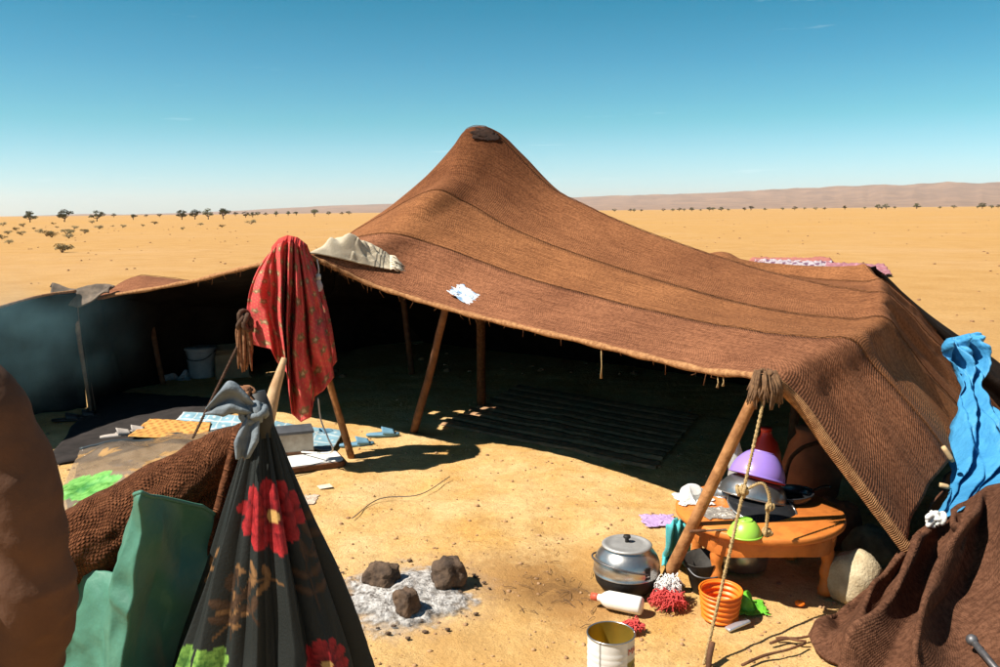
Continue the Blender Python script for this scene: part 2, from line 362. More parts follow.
# ------------------------------------------------------------------ ground
def gh(x, y):
    r = math.hypot(x, y)
    if r > 60: return 0.0
    k = 1.0 if r < 12 else max(0, 1-(r-12)/48)
    z = .016*fbm(x*1.1, y*1.1, 3.1, 3)+.009*fbm(x*5.5, y*5.5, 1.7, 3)+.022*max(0, nz(x*3.3, y*3.3, 8)-.25)*nz(x*9, y*9, 2)
    if r < 9:
        z -= .020*max(0, nz(x*2.6+3, y*2.1, 5.5)-.38)/.3
        z += .007*nz(x*14, y*14, 4)
    return z*k-.006
def ground_material():
    m = bpy.data.materials.new('sand'); m.use_nodes = True; t = m.node_tree; b = t.nodes['Principled BSDF']
    b.inputs['Roughness'].default_value = .95; b.inputs['Specular IOR Level'].default_value = .12
    tcn = t.nodes.new('ShaderNodeTexCoord'); ob = tcn.outputs['Object']
    def noise(s, d=6, r=.6):
        n = t.nodes.new('ShaderNodeTexNoise'); n.inputs['Scale'].default_value = s; n.inputs['Detail'].default_value = d; n.inputs['Roughness'].default_value = r
        t.links.new(ob, n.inputs[0]); return n.outputs[0]
    def ramp(src, p0, c0, p1, c1):
        r = t.nodes.new('ShaderNodeValToRGB'); e = r.color_ramp.elements
        e[0].position = p0; e[0].color = (*c0, 1); e[1].position = p1; e[1].color = (*c1, 1); t.links.new(src, r.inputs[0]); return r.outputs[0]
    def mix(f, a, c, blend='MIX'):
        x = t.nodes.new('ShaderNodeMix'); x.data_type = 'RGBA'; x.blend_type = blend
        if isinstance(f, float): x.inputs[0].default_value = f
        else: t.links.new(f, x.inputs[0])
        for i, s in ((6, a), (7, c)):
            if isinstance(s, tuple): x.inputs[i].default_value = (*s, 1)
            else: t.links.new(s, x.inputs[i])
        return x.outputs[2]
    c = ramp(noise(.9), .35, (.44, .245, .085), .68, (.52, .315, .125))            # ochre plain
    c = mix(ramp(noise(.012, 5), .40, (0, 0, 0), .62, (.7, .7, .7)), c, (.50, .285, .090))
    c = mix(ramp(noise(.09, 4), .50, (0, 0, 0), .72, (.55, .55, .55)), c, (.54, .345, .17))
    # pale trampled dust round the camp
    vd = t.nodes.new('ShaderNodeVectorMath'); vd.operation = 'DISTANCE'; t.links.new(ob, vd.inputs[0]); vd.inputs[1].default_value = (0, 4.6, 0)
    wd = t.nodes.new('ShaderNodeMath'); wd.operation = 'MULTIPLY_ADD'; t.links.new(noise(.55, 5, .6), wd.inputs[0]); wd.inputs[1].default_value = -4.0; t.links.new(vd.outputs['Value'], wd.inputs[2])
    md = t.nodes.new('ShaderNodeMapRange'); md.interpolation_type = 'SMOOTHSTEP'; md.inputs[1].default_value = 1.0; md.inputs[2].default_value = 6.5; md.inputs[3].default_value = 1; md.inputs[4].default_value = 0; t.links.new(wd.outputs[0], md.inputs[0])
    dust = ramp(noise(1.9, 7, .62), .34, (.59, .340, .110), .64, (.70, .490, .235))
    c = mix(md.outputs[0], c, dust)
    c = mix(.55, c, ramp(noise(14, 7, .75), .30, (.55, .50, .45), .62, (1.06, 1.05, 1.03)), 'MULTIPLY')
    c = mix(.5, c, ramp(noise(120, 3), .32, (.5, .45, .4), .55, (1, 1, 1)), 'MULTIPLY')
    # stained ground round the cooking place
    def spot(px, py, rad, colr, amt):
        nonlocal c
        g = G(px, py)
        vm = t.nodes.new('ShaderNodeVectorMath'); vm.operation = 'DISTANCE'; t.links.new(ob, vm.inputs[0]); vm.inputs[1].default_value = (g.x, g.y, 0)
        wn = t.nodes.new('ShaderNodeMath'); wn.operation = 'MULTIPLY_ADD'; t.links.new(noise(9, 9, .82), wn.inputs[0]); wn.inputs[1].default_value = -rad*1.6; t.links.new(vm.outputs['Value'], wn.inputs[2])
        mr = t.nodes.new('ShaderNodeMapRange'); mr.interpolation_type = 'SMOOTHSTEP'
        mr.inputs[1].default_value = -rad*.65; mr.inputs[2].default_value = rad*.25; mr.inputs[3].default_value = amt; mr.inputs[4].default_value = 0
        t.links.new(wn.outputs[0], mr.inputs[0]); c = mix(mr.outputs[0], c, colr)
    spot(550, 588, .50, (.26, .13, .042), .9); spot(540, 580, .26, (.13, .065, .026), .85); spot(565, 592, .22, (.12, .062, .026), .8); spot(600, 560, .45, (.42, .23, .075), .8); spot(505, 572, .42, (.34, .18, .06), .8); spot(520, 640, .5, (.50, .29, .10), .7)
    spot(410, 590, .50, (.40, .29, .19), .75); spot(395, 600, .40, (.42, .37, .32), .8); spot(590, 610, .30, (.34, .17, .055), .6); spot(450, 640, .3, (.42, .24, .085), .6)
    t.links.new(c, b.inputs['Base Color'])
    h = t.nodes.new('ShaderNodeMath'); h.operation = 'ADD'
    a1 = t.nodes.new('ShaderNodeMath'); a1.operation = 'MULTIPLY'; a1.inputs[1].default_value = .22; t.links.new(noise(85, 5, .7), a1.inputs[0])
    t.links.new(noise(23, 8, .72), h.inputs[0]); t.links.new(a1.outputs[0], h.inputs[1])
    bp = t.nodes.new('ShaderNodeBump'); bp.inputs['Strength'].default_value = .8; bp.inputs['Distance'].default_value = .022
    t.links.new(h.outputs[0], bp.inputs['Height']); t.links.new(bp.outputs[0], b.inputs['Normal'])
    return m
M['sand'] = ground_material()
rings = [0.05, .4, .8]+list(np.arange(1.2, 9.5, .036))
while rings[-1] < 12000: rings.append(rings[-1]*1.07)
NA = 600
V = []
for r in rings:
    for k in range(NA):
        a = 2*PI*k/NA; x = r*math.cos(a); y = r*math.sin(a); V.append((x, y, gh(x, y)))
Fc = [t[::-1] for t in gridfaces(len(rings), NA, True)]
Fc.append(tuple(range(NA)))
gnd = mk('ground', (V, Fc), M['sand']); tag(gnd, kind='structure')

# pebbles: loose grit, uncountable
def pebbles(name, spots, label, mt):
    base = ico((0, 0, 0), 1, 1, .25, 3); V = []; Fc = []
    bv = [Vector(v) for v in base[0]]
    for (x, y, s) in spots:
        rz = random.random()*6.3; c, sn = math.cos(rz), math.sin(rz); b = len(V); sx, sy, sz = s*random.uniform(.7, 1.3), s*random.uniform(.7, 1.2), s*random.uniform(.4, .8)
        z0 = gh(x, y)
        for v in bv: V.append((x+(v.x*c-v.y*sn)*sx, y+(v.x*sn+v.y*c)*sy, z0+v.z*sz+sz*.3))
        Fc += [tuple(i+b for i in f) for f in base[1]]
    o = mk(name, (V, Fc), mt); tag(o, label, 'pebbles', kind='stuff'); return o
M['pebble'] = mat('pebble', (.48, .30, .15), (.24, .13, .07), rough=.95, scale=3)
M['pebble_dark'] = mat('desert_stone', (.34, .19, .09), (.17, .09, .05), rough=.95, scale=.7)
sp = []
for i in range(3200):
    Y = 2.9+random.random()**1.3*5; X = random.uniform(-.62, .62)*Y; sp.append((X, Y, random.choice([.003, .003, .004, .004, .005, .006, .008, .012])))
pebbles('pebbles', sp, 'loose grit and pebbles scattered over the sand by the tent', M['pebble'])
sp = []
for i in range(520):
    Y = 9+random.random()**2.2*130; X = random.uniform(-.66, .66)*Y; sp.append((X, Y, random.uniform(.015, .04)*(1+Y/70)))
pebbles('desert_stones', sp, 'dark stones strewn thinly over the open plain', M['pebble_dark'])

# distant plateau
def hor(px): return 217-.0105*px
prof = [(-400, 222), (-150, 219.5), (0, 217.2), (60, 215.6), (90, 214.6), (110, 214.2), (130, 215.0), (200, 213.2), (250, 211), (330, 206.5), (420, 203.5), (600, 197), (680, 195), (740, 192.5), (800, 190), (850, 188.2), (878, 187.3), (895, 188.2), (938, 185.6), (955, 187), (1000, 186.4), (1100, 185), (1300, 186), (1500, 190)]
xs = np.arange(-400, 1500, 3.0); ys = np.interp(xs, [p[0] for p in prof], [p[1] for p in prof])
rowsM = []
lev = [(0.0, 3600), (.10, 4300), (.22, 5000), (.45, 5800), (.72, 6500), (.93, 6900), (1.0, 7000), (.98, 7600), (0, 9000)]
for li, (fr, D) in enumerate(lev):
    rw = []
    for x, y in zip(xs, ys):
        d = ray(x, 333); d = Vector((d.x, d.y, 0)).normalized()
        Ht = max(0, (hor(x)-y))/FPX*7000*1.0
        jit = (fbm(x*.02, li*3.1, 0, 4)*.16+fbm(x*.09, li*5.1, 2, 3)*.09)*(1 if 0 < li < 4 else (.25 if li < 6 else 0))
        if li == 6: jit = .02*fbm(x*.05, 7, 0, 3)
        q = d*(D*(1+.04*fbm(x*.012, 1.3, 5, 3)))
        rw.append((q.x, q.y, max(0, Ht*(fr+jit*fr*2.2))-1.0))
    rowsM.append(rw)
M['plateau'] = mat('plateau_rock', (.30, .18, .115), (.17, .105, .075), rough=1, scale=.006, detail=8, bump=.0)
g = grid(rowsM, flip=True); o = mk('distant_plateau', g[:2], M['plateau']); tag(o, kind='structure')

# ------------------------------------------------------------------ trees and shrubs of the plain
M['leaf'] = mat('acacia_leaf', (.115, .115, .055), (.065, .066, .034), rough=.9, scale=1.5)
M['leaf2'] = mat('shrub_leaf', (.30, .24, .115), (.17, .135, .07), rough=.9, scale=3)
M['bark'] = mat('bark', (.10, .065, .045), (.05, .033, .025), rough=.9, scale=6)
def leafcloud(blobs, n, size):
    V = []; Fc = []
    for (c, r, fl) in blobs:
        for i in range(n):
            d = Vector((random.gauss(0, 1), random.gauss(0, 1), random.gauss(0, 1))).normalized()*r*random.random()**.45
            p = Vector(c)+Vector((d.x, d.y, d.z*fl)); a = Vector((random.gauss(0, 1), random.gauss(0, 1), random.gauss(0, 1))).normalized(); bb = a.orthogonal().normalized()
            s = size*random.uniform(.6, 1.4); k = len(V)
            V += [p-a*s, p+bb*s*.55, p+a*s, p-bb*s*.55]; Fc.append((k, k+1, k+2, k+3))
    return V, Fc
def acacia_mesh(seed, n=70):
    random.seed(seed); trunks = []; blobs = []
    top = Vector((random.uniform(-.2, .2), random.uniform(-.2, .2), .75))
    trunks.append(tube(crom([(0, 0, -.1), (random.uniform(-.1, .1), 0, .4), top], 4), [.17-.008*i for i in range(9)], 6))
    for i in range(7):
        a = i*2*PI/7+random.random(); R = random.uniform(.4, 1.6); e = Vector((math.cos(a)*R, math.sin(a)*R, random.uniform(1.5, 2.7)-.25*R))
        trunks.append(tube(crom([top, (top+e)*.5+Vector((0, 0, -.15)), e], 3), [.10-.011*j for j in range(7)], 5))
        blobs.append((e, random.uniform(.45, .85), .6))
    blobs.append(((0, 0, 2.5), .9, .5))
    return join(*trunks)[:2], leafcloud(blobs, n, .16)
TR = []
for s in range(4):
    tk, cr = acacia_mesh(s+3); TR.append((tk, cr))
tproto = []
def plant(name, px, D, hgt, variant, label, cat, group=None, wide=1.0):
    d = ray(px, 300); d = Vector((d.x, d.y, 0)).normalized()*D
    root = empty(name, (d.x, d.y, 0), label, cat, group, rz=random.random()*6)
    if len(tproto) <= variant:
        pass
    tk, cr, base = tproto[variant]
    s = hgt/base
    for nm, me in (('trunk', tk), ('crown', cr)):
        o = bpy.data.objects.new(nm, me); col.objects.link(o); o.parent = root
    root.scale = (s*wide, s*wide, s)
    return root
def mesh_only(nm, g, mt):
    me = bpy.data.meshes.new(nm); me.from_pydata([tuple(v) for v in g[0]], [], [tuple(f) for f in g[1]]); me.materials.append(mt); return me
for tk, cr in TR: tproto.append((mesh_only('trunk', tk, M['bark']), mesh_only('crown', cr, M['leaf']), 2.9))
for s in range(3):      # shrubs: low tangle of stems and leaves
    random.seed(40+s); st = []; bl = []
    for i in range(9):
        a = random.random()*6.3; e = Vector((math.cos(a)*random.uniform(.2, .55), math.sin(a)*random.uniform(.2, .55), random.uniform(.3, .6)))
        st.append(tube([(0, 0, -.03), e*.5+Vector((0, 0, .05)), e], [.02, .014, .008], 4)); bl.append((e*.9, .25, .8))
    tproto.append((mesh_only('stem', join(*st)[:2], M['bark']), mesh_only('foliage', leafcloud(bl, 40, .055), M['leaf2']), .75))
random.seed(11)
LT = [(37, 270, 3.1, 'pale'), (71, 265, 3.5, ''), (103, 270, 3.1, ''), (139, 320, 2.0, ''), (187, 300, 3.2, ''), (200, 310, 3.4, ''), (213, 300, 3.6, ''), (228, 300, 3.6, ''), (250, 380, 2.6, ''), (257, 400, 2.6, ''), (280, 480, 3.0, ''), (318, 420, 3.6, '')]
LTL = ['flat topped acacia, leftmost of the trees on the left plain', 'second acacia from the left edge, tallest on the left plain', 'third acacia from the left edge, wide flat crown',
       'small bushy acacia between the three left trees and the middle row', 'first acacia of the row of four left of the middle plain', 'second acacia of the row of four left of the middle plain',
       'third acacia of the row of four left of the middle plain', 'rightmost acacia of the row of four left of the middle plain', 'small acacia just right of the row of four', 'small acacia second right of the row of four',
       'tiny lone acacia above the red cloth', 'dark acacia nearest the left slope of the tent']
for i, (px, D, hh, kd) in enumerate(LT):
    plant('acacia_tree', px, D, hh, i % 4, LTL[i], 'tree', 'acacia trees on the left plain', 1.0)
xs_r = [615, 628, 634, 641, 662, 671, 676, 683, 689, 697, 706, 712, 720, 727, 741, 749, 763, 778, 792, 802, 811, 822, 841, 860, 872, 876, 880, 891, 912, 935, 948, 970, 976, 985, 990, 997]
for i, px in enumerate(xs_r):
    big = px in (749, 872, 880, 912, 976)
    plant('acacia_tree', px+random.uniform(-1.5, 1.5), random.uniform(620, 760), random.uniform(3.6, 4.8) if big else random.uniform(1.8, 3.2), i % 4, 'tiny acacia in the far line of trees below the plateau', 'tree', 'far line of acacias below the plateau', 1.2)
for i, px in enumerate([262, 270, 292, 300, 332, 345, 352, 240, 165, 152, 120]):
    plant('acacia_tree', px, random.uniform(560, 700), random.uniform(2, 3.2), i % 4, 'tiny far acacia on the left horizon behind the larger trees', 'tree', 'far acacias on the left horizon', 1.2)
SH = [(8, 236), (14, 232), (22, 229), (3, 228), (28, 233), (14, 240), (45, 231), (52, 234), (57, 235), (63, 227), (72, 233), (74, 236), (76, 231), (80, 228), (91, 230), (60, 224), (30, 226), (105, 228), (118, 226), (128, 227), (98, 223), (148, 226), (187, 229), (226, 227), (66, 248), (90, 232), (40, 228), (10, 225), (160, 224), (205, 225), (255, 224)]
for i, (px, py) in enumerate(SH):
    D = CAMZ/max(.004, (py-hor(px))/FPX)*.98
    plant('shrub', px, D, random.uniform(.25, .6)*(1 if D < 150 else 1.6), 4+i % 3, 'low dry shrub on the stony plain at the far left', 'shrub', 'dry shrubs on the left plain', random.uniform(1.0, 1.5))
random.seed(5)

# ------------------------------------------------------------------ the tent
O0 = Vector((1.135, 3.6, 0)); UA = Vector((-.731, .682, 0)); VA = Vector((.682, .731, 0))
def TU(u, v, z): return O0+UA*u+VA*v+Vector((0, 0, z))
def row(lst): return lst
R = []
R.append([(0, P(98, 297, 7.5)), (1, P(190, 281, 6.9)), (2, P(262, 263, 6.25)), (3, P(306, 255, 5.9)), (4, P(375, 285, 5.95)), (5, P(470, 313, 5.5)), (6, P(620, 349, 4.5)), (6.55, P(705, 369, 3.95)), (7, P(763, 377, 3.6)), (7.4, P(792, 398, 3.6)), (8, P(828, 446, 3.58)), (9, P(905, 548, 3.52))])
R.append([(0, P(106, 296, 7.7)), (.4, P(143, 275.5, 8.0)), (.55, P(158, 277, 7.9)), (1, P(206, 282, 7.5)), (2, P(300, 258, 6.9)), (2.6, P(348, 240, 6.6)), (3, P(378, 234, 6.4)), (4, P(438, 246, 6.35)), (5, P(531, 279, 5.95)), (6, P(679, 317, 4.95)), (6.55, P(752, 330, 4.45)), (7, P(815, 338, 4.15)), (7.4, P(857, 343, 4.15)), (7.6, P(870, 362, 4.17)), (8, P(886, 381, 4.17)), (8.5, P(920, 420, 4.15)), (9, P(951, 459, 4.15))])
R.append([(0, TU(6.9, .9, .80)), (1, TU(5.7, 1.1, 1.02)), (2, P(336, 243, 7.2)), (2.5, P(388, 212, 7.0)), (3, P(436, 190, 6.85)), (3.4, P(465, 202, 6.9)), (4, P(500, 222, 6.8)), (5, P(584, 257, 6.35)), (6, P(729, 300, 5.4)), (6.55, P(790, 313, 5.0)), (7, P(850, 319, 4.8)), (7.4, P(890, 321, 4.8)), (7.6, P(903, 342, 4.92)), (8, P(917, 361, 5.05)), (8.5, P(950, 397, 5.22)), (9, P(985, 436, 5.35))])
R.append(None)     # between A and C, filled below
R.append([(0, TU(6.9, 1.8, .72)), (1, TU(5.9, 2.0, .9)), (1.7, P(345, 243, 7.8)), (2.2, P(398, 204, 7.65)), (2.6, P(436, 169, 7.6)), (2.85, P(459, 141, 7.58)), (2.95, P(468, 128.5, 7.56)), (3.04, P(480, 126, 7.56)), (3.14, P(492, 130, 7.56)), (3.3, P(509, 146, 7.54)), (3.7, P(545, 182, 7.45)), (4.3, P(597, 211, 7.2)), (5, P(655, 235, 6.85)), (6, P(762, 270, 6.2)), (6.55, P(820, 284, 5.8)), (7, P(865, 292, 5.45)), (7.4, P(892, 296, 5.35)), (7.6, P(908, 312, 5.55)), (8, P(925, 330, 5.72)), (8.5, P(962, 370, 5.98)), (9, P(1008, 420, 6.15))])
R.append([(0, TU(6.9, 2.7, .66)), (1, TU(5.9, 2.7, .8)), (2, TU(4.6, 2.7, 1.15)), (3, TU(3.62, 2.72, 1.85)), (4, TU(2.6, 2.7, 1.42)), (5, TU(1.6, 2.6, 1.22)), (6, P(780, 275, 6.8)), (6.55, P(825, 280, 6.35)), (7, P(865, 281.5, 6.0)), (7.4, P(887, 282, 5.9)), (7.6, P(901, 296, 6.1)), (8, P(915, 309, 6.28)), (8.5, P(955, 349, 6.6)), (9, P(1015, 410, 6.85))])
R.append([(0, TU(6.9, 3.6, .55)), (1, TU(5.9, 3.6, .7)), (2, TU(4.6, 3.6, .9)), (3, TU(3.6, 3.6, 1.2)), (4, TU(2.6, 3.5, 1.15)), (5, P(733, 258.5, 7.4)), (5.35, P(748, 266, 7.3)), (6, P(800, 274, 7.1)), (6.55, P(840, 276, 6.8)), (7, P(868, 276, 6.6)), (7.4, P(884, 276, 6.5)), (7.6, P(895, 287, 6.7)), (8, P(908, 300, 6.85)), (8.5, P(948, 341, 7.1)), (9, P(1018, 408, 7.25))])
R.append([(0, TU(6.9, 4.3, -.06)), (1, TU(5.9, 4.4, -.06)), (2, TU(4.6, 4.5, -.06)), (3, TU(3.6, 4.6, -.06)), (4, TU(2.6, 4.5, -.06)), (5, TU(1.4, 4.3, -.06)), (6, TU(.4, 4.2, -.06)), (7, TU(-.3, 4.2, -.06)), (7.4, TU(-.5, 4.25, -.06)), (8, TU(-.8, 4.5, -.06)), (9, TU(-1.2, 4.9, -.06))])
TT = np.concatenate([np.linspace(0, 2.5, 46)[:-1], np.linspace(2.5, 3.6, 48)[:-1], np.linspace(3.6, 7, 86)[:-1], np.linspace(7, 9, 60)])
def pchip(xs, ys, x):
    xs = np.array(xs, float); ys = np.array(ys, float); h = np.diff(xs); dl = np.diff(ys, axis=0)/h[:, None]; n = len(xs); d = np.zeros_like(ys)
    for i in range(1, n-1):
        w1 = 1/h[i-1]; w2 = 1/h[i]; d[i] = (dl[i-1]*w1+dl[i]*w2)/(w1+w2)
    d[0] = dl[0]; d[-1] = dl[-1]
    i = np.clip(np.searchsorted(xs, x)-1, 0, n-2); t = ((x-xs[i])/h[i])[:, None]; hh = h[i][:, None]
    return (2*t**3-3*t**2+1)*ys[i]+(t**3-2*t**2+t)*hh*d[i]+(-2*t**3+3*t**2)*ys[i+1]+(t**3-t**2)*hh*d[i+1]
D = [None if r is None else pchip([a for a, _ in r], [tuple(p) for _, p in r], TT) for r in R]
D[3] = .5*(D[2]+D[4])
D[3][:, 2] -= .085*np.exp(-((TT-3.02)/.35)**2)+.03*np.exp(-((TT-3.02)/1.2)**2)
Dn = np.stack(D)                           # rows x T x 3
rowpos = np.array([0, 1, 2, 2.55, 3.2, 4.2, 5.2, 6.2])
NV = 11
def tent_surface(r):                        # r array of row coordinates
    flat = Dn.reshape(len(rowpos), -1)
    return pchip(rowpos, flat, np.asarray(r, float)).reshape(len(r), len(TT), 3)
def dress(S, rr):
    """sag between seams, small slack waves"""
    n, m = S.shape[:2]
    dS_t = np.gradient(S, axis=1); dS_r = np.gradient(S, axis=0)
    nn = np.cross(dS_t, dS_r); nn /= (np.linalg.norm(nn, axis=2)[:, :, None]+1e-9)
    sg = np.sign(nn[:, :, 2:3]); sg[sg == 0] = 1; nn = nn*sg
    bnd = np.array([0, 1, 2, 3.2, 4.2, 5.2, 6.2])
    for i, r in enumerate(rr):
        k = np.searchsorted(bnd, r, 'right')-1; k = min(k, len(bnd)-2); f = (r-bnd[k])/(bnd[k+1]-bnd[k])
        wall = np.clip((TT-7.1)/.5, 0, 1); s = math.sin(PI*f)
        amp = -.010*s*(1-wall)-.038*s*wall
        pk = np.exp(-((TT-3.03)/.5)**2)*max(0, 1-abs(r-3.2)/1.0)
        amp = amp*(1-pk)
        for j in range(m):
            p = S[i, j]
            wv = .006*fbm(p[0]*2.2, p[1]*2.2, 4, 3)+(.016*nz(p[0]*4.5+p[2]*2, p[1]*2.5, 9)*wall[j])+.012*wall[j]*math.sin(r*14+TT[j]*2.2)*s
            S[i, j] = p+nn[i, j]*(amp[j]+wv*(1-pk[j]))
    return S, nn
tent = empty('tent', (TU(3, 1.5, 0).x, TU(3, 1.5, 0).y, 0), 'large low brown woven goat hair nomad tent propped on wooden poles', 'tent')
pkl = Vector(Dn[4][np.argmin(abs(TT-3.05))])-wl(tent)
def darken_peak(m):  # cloth colour darkens towards the peak, edge broken by noise
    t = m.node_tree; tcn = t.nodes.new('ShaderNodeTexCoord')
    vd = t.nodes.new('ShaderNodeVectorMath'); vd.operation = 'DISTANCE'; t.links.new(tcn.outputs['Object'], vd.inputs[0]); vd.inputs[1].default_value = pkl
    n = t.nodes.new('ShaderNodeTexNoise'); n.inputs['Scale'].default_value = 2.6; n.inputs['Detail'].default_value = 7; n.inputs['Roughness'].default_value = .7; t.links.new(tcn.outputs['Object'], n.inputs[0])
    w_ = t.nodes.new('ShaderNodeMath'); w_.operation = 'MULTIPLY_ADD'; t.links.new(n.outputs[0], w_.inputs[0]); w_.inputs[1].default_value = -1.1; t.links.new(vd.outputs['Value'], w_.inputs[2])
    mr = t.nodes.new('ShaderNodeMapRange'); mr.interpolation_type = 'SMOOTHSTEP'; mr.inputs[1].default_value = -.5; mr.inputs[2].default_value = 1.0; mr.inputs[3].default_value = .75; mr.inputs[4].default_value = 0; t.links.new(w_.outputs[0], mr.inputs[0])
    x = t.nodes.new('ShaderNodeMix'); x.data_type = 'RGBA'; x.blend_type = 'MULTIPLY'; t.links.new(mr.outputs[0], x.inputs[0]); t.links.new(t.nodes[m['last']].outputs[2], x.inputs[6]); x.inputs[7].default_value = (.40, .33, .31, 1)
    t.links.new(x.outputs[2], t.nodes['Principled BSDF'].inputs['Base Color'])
darken_peak(M['tent'])
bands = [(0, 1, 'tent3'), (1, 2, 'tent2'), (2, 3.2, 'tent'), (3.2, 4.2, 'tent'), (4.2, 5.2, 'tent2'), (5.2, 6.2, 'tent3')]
FLECK = [np.array(G(*q)) for q in ((432, 412), (446, 417), (462, 411), (474, 415), (441, 424), (487, 409))]
TENT_PTS = []; TENT_N = []; TENT_TR = []
for bi, (a, b, mn) in enumerate(bands):
    nv = 26 if bi == 2 else (70 if bi == 5 else 15)
    rr = np.linspace(a, b, nv); S = tent_surface(rr); S, nn = dress(S, rr)
    if bi == 5:      # ragged holes let light through the back wall
        pass
    g = grid(S)
    fc = g[1]
    if bi == 5:
        ctr = S.reshape(-1, 3); keep = []
        holes = [(362, 300, .055), (350, 318, .03), (357, 312, .03), (131, 311, .05), (178, 318, .018), (67, 398, .03), (376, 318, .02)]
        for f in fc:
            c = ctr[list(f)].mean(0); qx, qy = proj(c); bad = False
            for hx, hy, hr in holes:
                k = 95*hr; e_ = ((qx-hx)/k)**2+((qy-hy)/(k*1.9))**2
                if e_ < 1+.5*nz(qx*.3, qy*.3, 4): bad = True
            if not bad: keep.append(f)
        fc = keep
    if bi < 3:
        ctr = S.reshape(-1, 3); keep = []; ld_ = np.array(ldir)
        for f in fc:
            c_ = ctr[list(f)].mean(0); bad = False
            for fk in FLECK:
                w_ = c_-fk; tt = w_ @ ld_; 
                if tt < 0 and np.linalg.norm(w_-ld_*tt) < .048: bad = True
            if not bad: keep.append(f)
        fc = keep
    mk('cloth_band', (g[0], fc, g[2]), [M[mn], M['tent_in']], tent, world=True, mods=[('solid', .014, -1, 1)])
    if bi < 5:
        TENT_PTS.append(S.reshape(-1, 3)); TENT_N.append(nn.reshape(-1, 3))
        TENT_TR.append(np.stack(np.meshgrid(rr, TT, indexing='ij'), -1).reshape(-1, 2))
    if bi > 0:
        cs = S[0]+nn[0]*.006; pts = [Vector(p)+Vector((0, 0, .002*math.sin(i*2.1))) for i, p in enumerate(cs)]
        mk('seam', tube(pts, .0028, 5), M['seam'], tent, world=True)
    else:
        cs = S[0]; mk('hem', tube([Vector(p)+Vector((0, 0, -.008)) for p in cs], [.017+.003*math.sin(i*.9) for i in range(len(cs))], 7), M['hem'], tent, world=True)
        # loose stitches hanging along the eave
        st = []
        random.seed(3)
        for j in range(20, 180):
            if random.random() < .38:
                p = Vector(cs[j]); st.append(tube([p+Vector((0, -.012, .0)), p+Vector((random.uniform(-.01, .01), -.02, -.03)), p+Vector((random.uniform(-.02, .02), -.015, -.03-random.random()*.05))], .0025, 4))
        mk('fringe', join(*st), M['seam'], tent, world=True)
TENT_PTS = np.concatenate(TENT_PTS); TENT_N = np.concatenate(TENT_N); TENT_TR = np.concatenate(TENT_TR)
_q = TENT_PTS-np.array([0, 0, CAMZ]); _d = _q @ np.array(Fv)
TENT_PX = np.stack([500+FPX*(_q @ np.array(Rv))/_d, 333.5-FPX*(_q @ np.array(Uv))/_d], 1)
def tent_at(px, py):
    dd = (TENT_PX[:, 0]-px)**2+(TENT_PX[:, 1]-py)**2
    c = np.argsort(dd)[:8]; i = c[np.argmin(_d[c])]; return Vector(TENT_PTS[i]), Vector(TENT_N[i]), TENT_TR[i]
# smoke blackened cap where the centre pole pushes up
p, n, tr = tent_at(487, 134)
g = ico((0, 0, 0), .1, 4, .45, 4, (1.15, .70, .05), 2)
mk('peak_patch', xf(g, Matrix.Translation(p+n*.0) @ n.to_track_quat('Z', 'Y').to_matrix().to_4x4()), mat('soot_patch', (.045, .022, .014), (.02, .012, .009), rough=1, scale=20, bump=.5), tent, world=True)

# walls
def curtain(name, top, bot, mt, n=30, amp=.03, fr=5.0, seed=0, mods=None):
    A = []; T_ = crom(top, 12); B_ = crom(bot, 12)
    for k in range(n+1):
        f = k/n; r_ = []
        for j, (a, b) in enumerate(zip(T_, B_)):
            p = a.lerp(b, f); t = (T_[min(j+1, len(T_)-1)]-T_[max(j-1, 0)]); t.z = 0; nrm = Vector((-t.y, t.x, 0)).normalized() if t.length > 1e-6 else Vector((0, 1, 0))
            r_.append(p+nrm*amp*(.3+f)*(math.sin(j*fr*.12+seed)+.6*nz(j*.21, f*1.5, seed)))
        A.append(r_)
    return mk(name, grid(A), mt, tent, world=True, mods=mods or [('solid', .012, 0, 1)])
TI = [M['tent3'], M['tent_in']]
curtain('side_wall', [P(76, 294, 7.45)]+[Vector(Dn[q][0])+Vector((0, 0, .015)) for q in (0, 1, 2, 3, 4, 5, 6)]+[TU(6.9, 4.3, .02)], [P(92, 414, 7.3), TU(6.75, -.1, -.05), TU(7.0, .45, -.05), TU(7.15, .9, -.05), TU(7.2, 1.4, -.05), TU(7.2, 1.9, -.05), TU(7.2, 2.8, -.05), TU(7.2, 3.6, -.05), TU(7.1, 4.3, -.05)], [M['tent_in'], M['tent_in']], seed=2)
M['curtain_dark'] = mat('dark_blue_black_curtain', (.020, .026, .030), (.011, .014, .016), rough=.95, scale=6, bump=.4, bscale=80)
curtain('front_curtain', [P(-160, 350, 5.3), P(-60, 326, 6.2), P(0, 308, 6.8), P(40, 297, 7.1), P(76, 292, 7.35)], [G(-200, 480), G(-80, 438), G(0, 420), G(45, 413), G(88, 408)], [M['curtain_dark'], M['curtain_dark']], seed=5, amp=.025)
mk('curtain_hem', tube(crom([P(-160, 349, 5.3), P(-60, 325, 6.2), P(0, 307, 6.8), P(40, 296, 7.1), P(76, 291, 7.35)], 8), .012, 6), M['hem'], tent, world=True)
# right lower skirt, slack and dark, below the pegged hem
curtain('wall_skirt', [P(915, 560, 3.6), P(945, 480, 4.12), P(985, 452, 5.35), P(1012, 438, 6.1), P(1020, 425, 6.8)], [G(900, 575)+Vector((.12, .05, -.04)), Vector((2.45, 4.35, -.04)), Vector((3.15, 5.35, -.04)), Vector((3.8, 6.1, -.04)), Vector((4.3, 6.9, -.04))], [M['blanket'], M['tent_in']], amp=.05, fr=9)

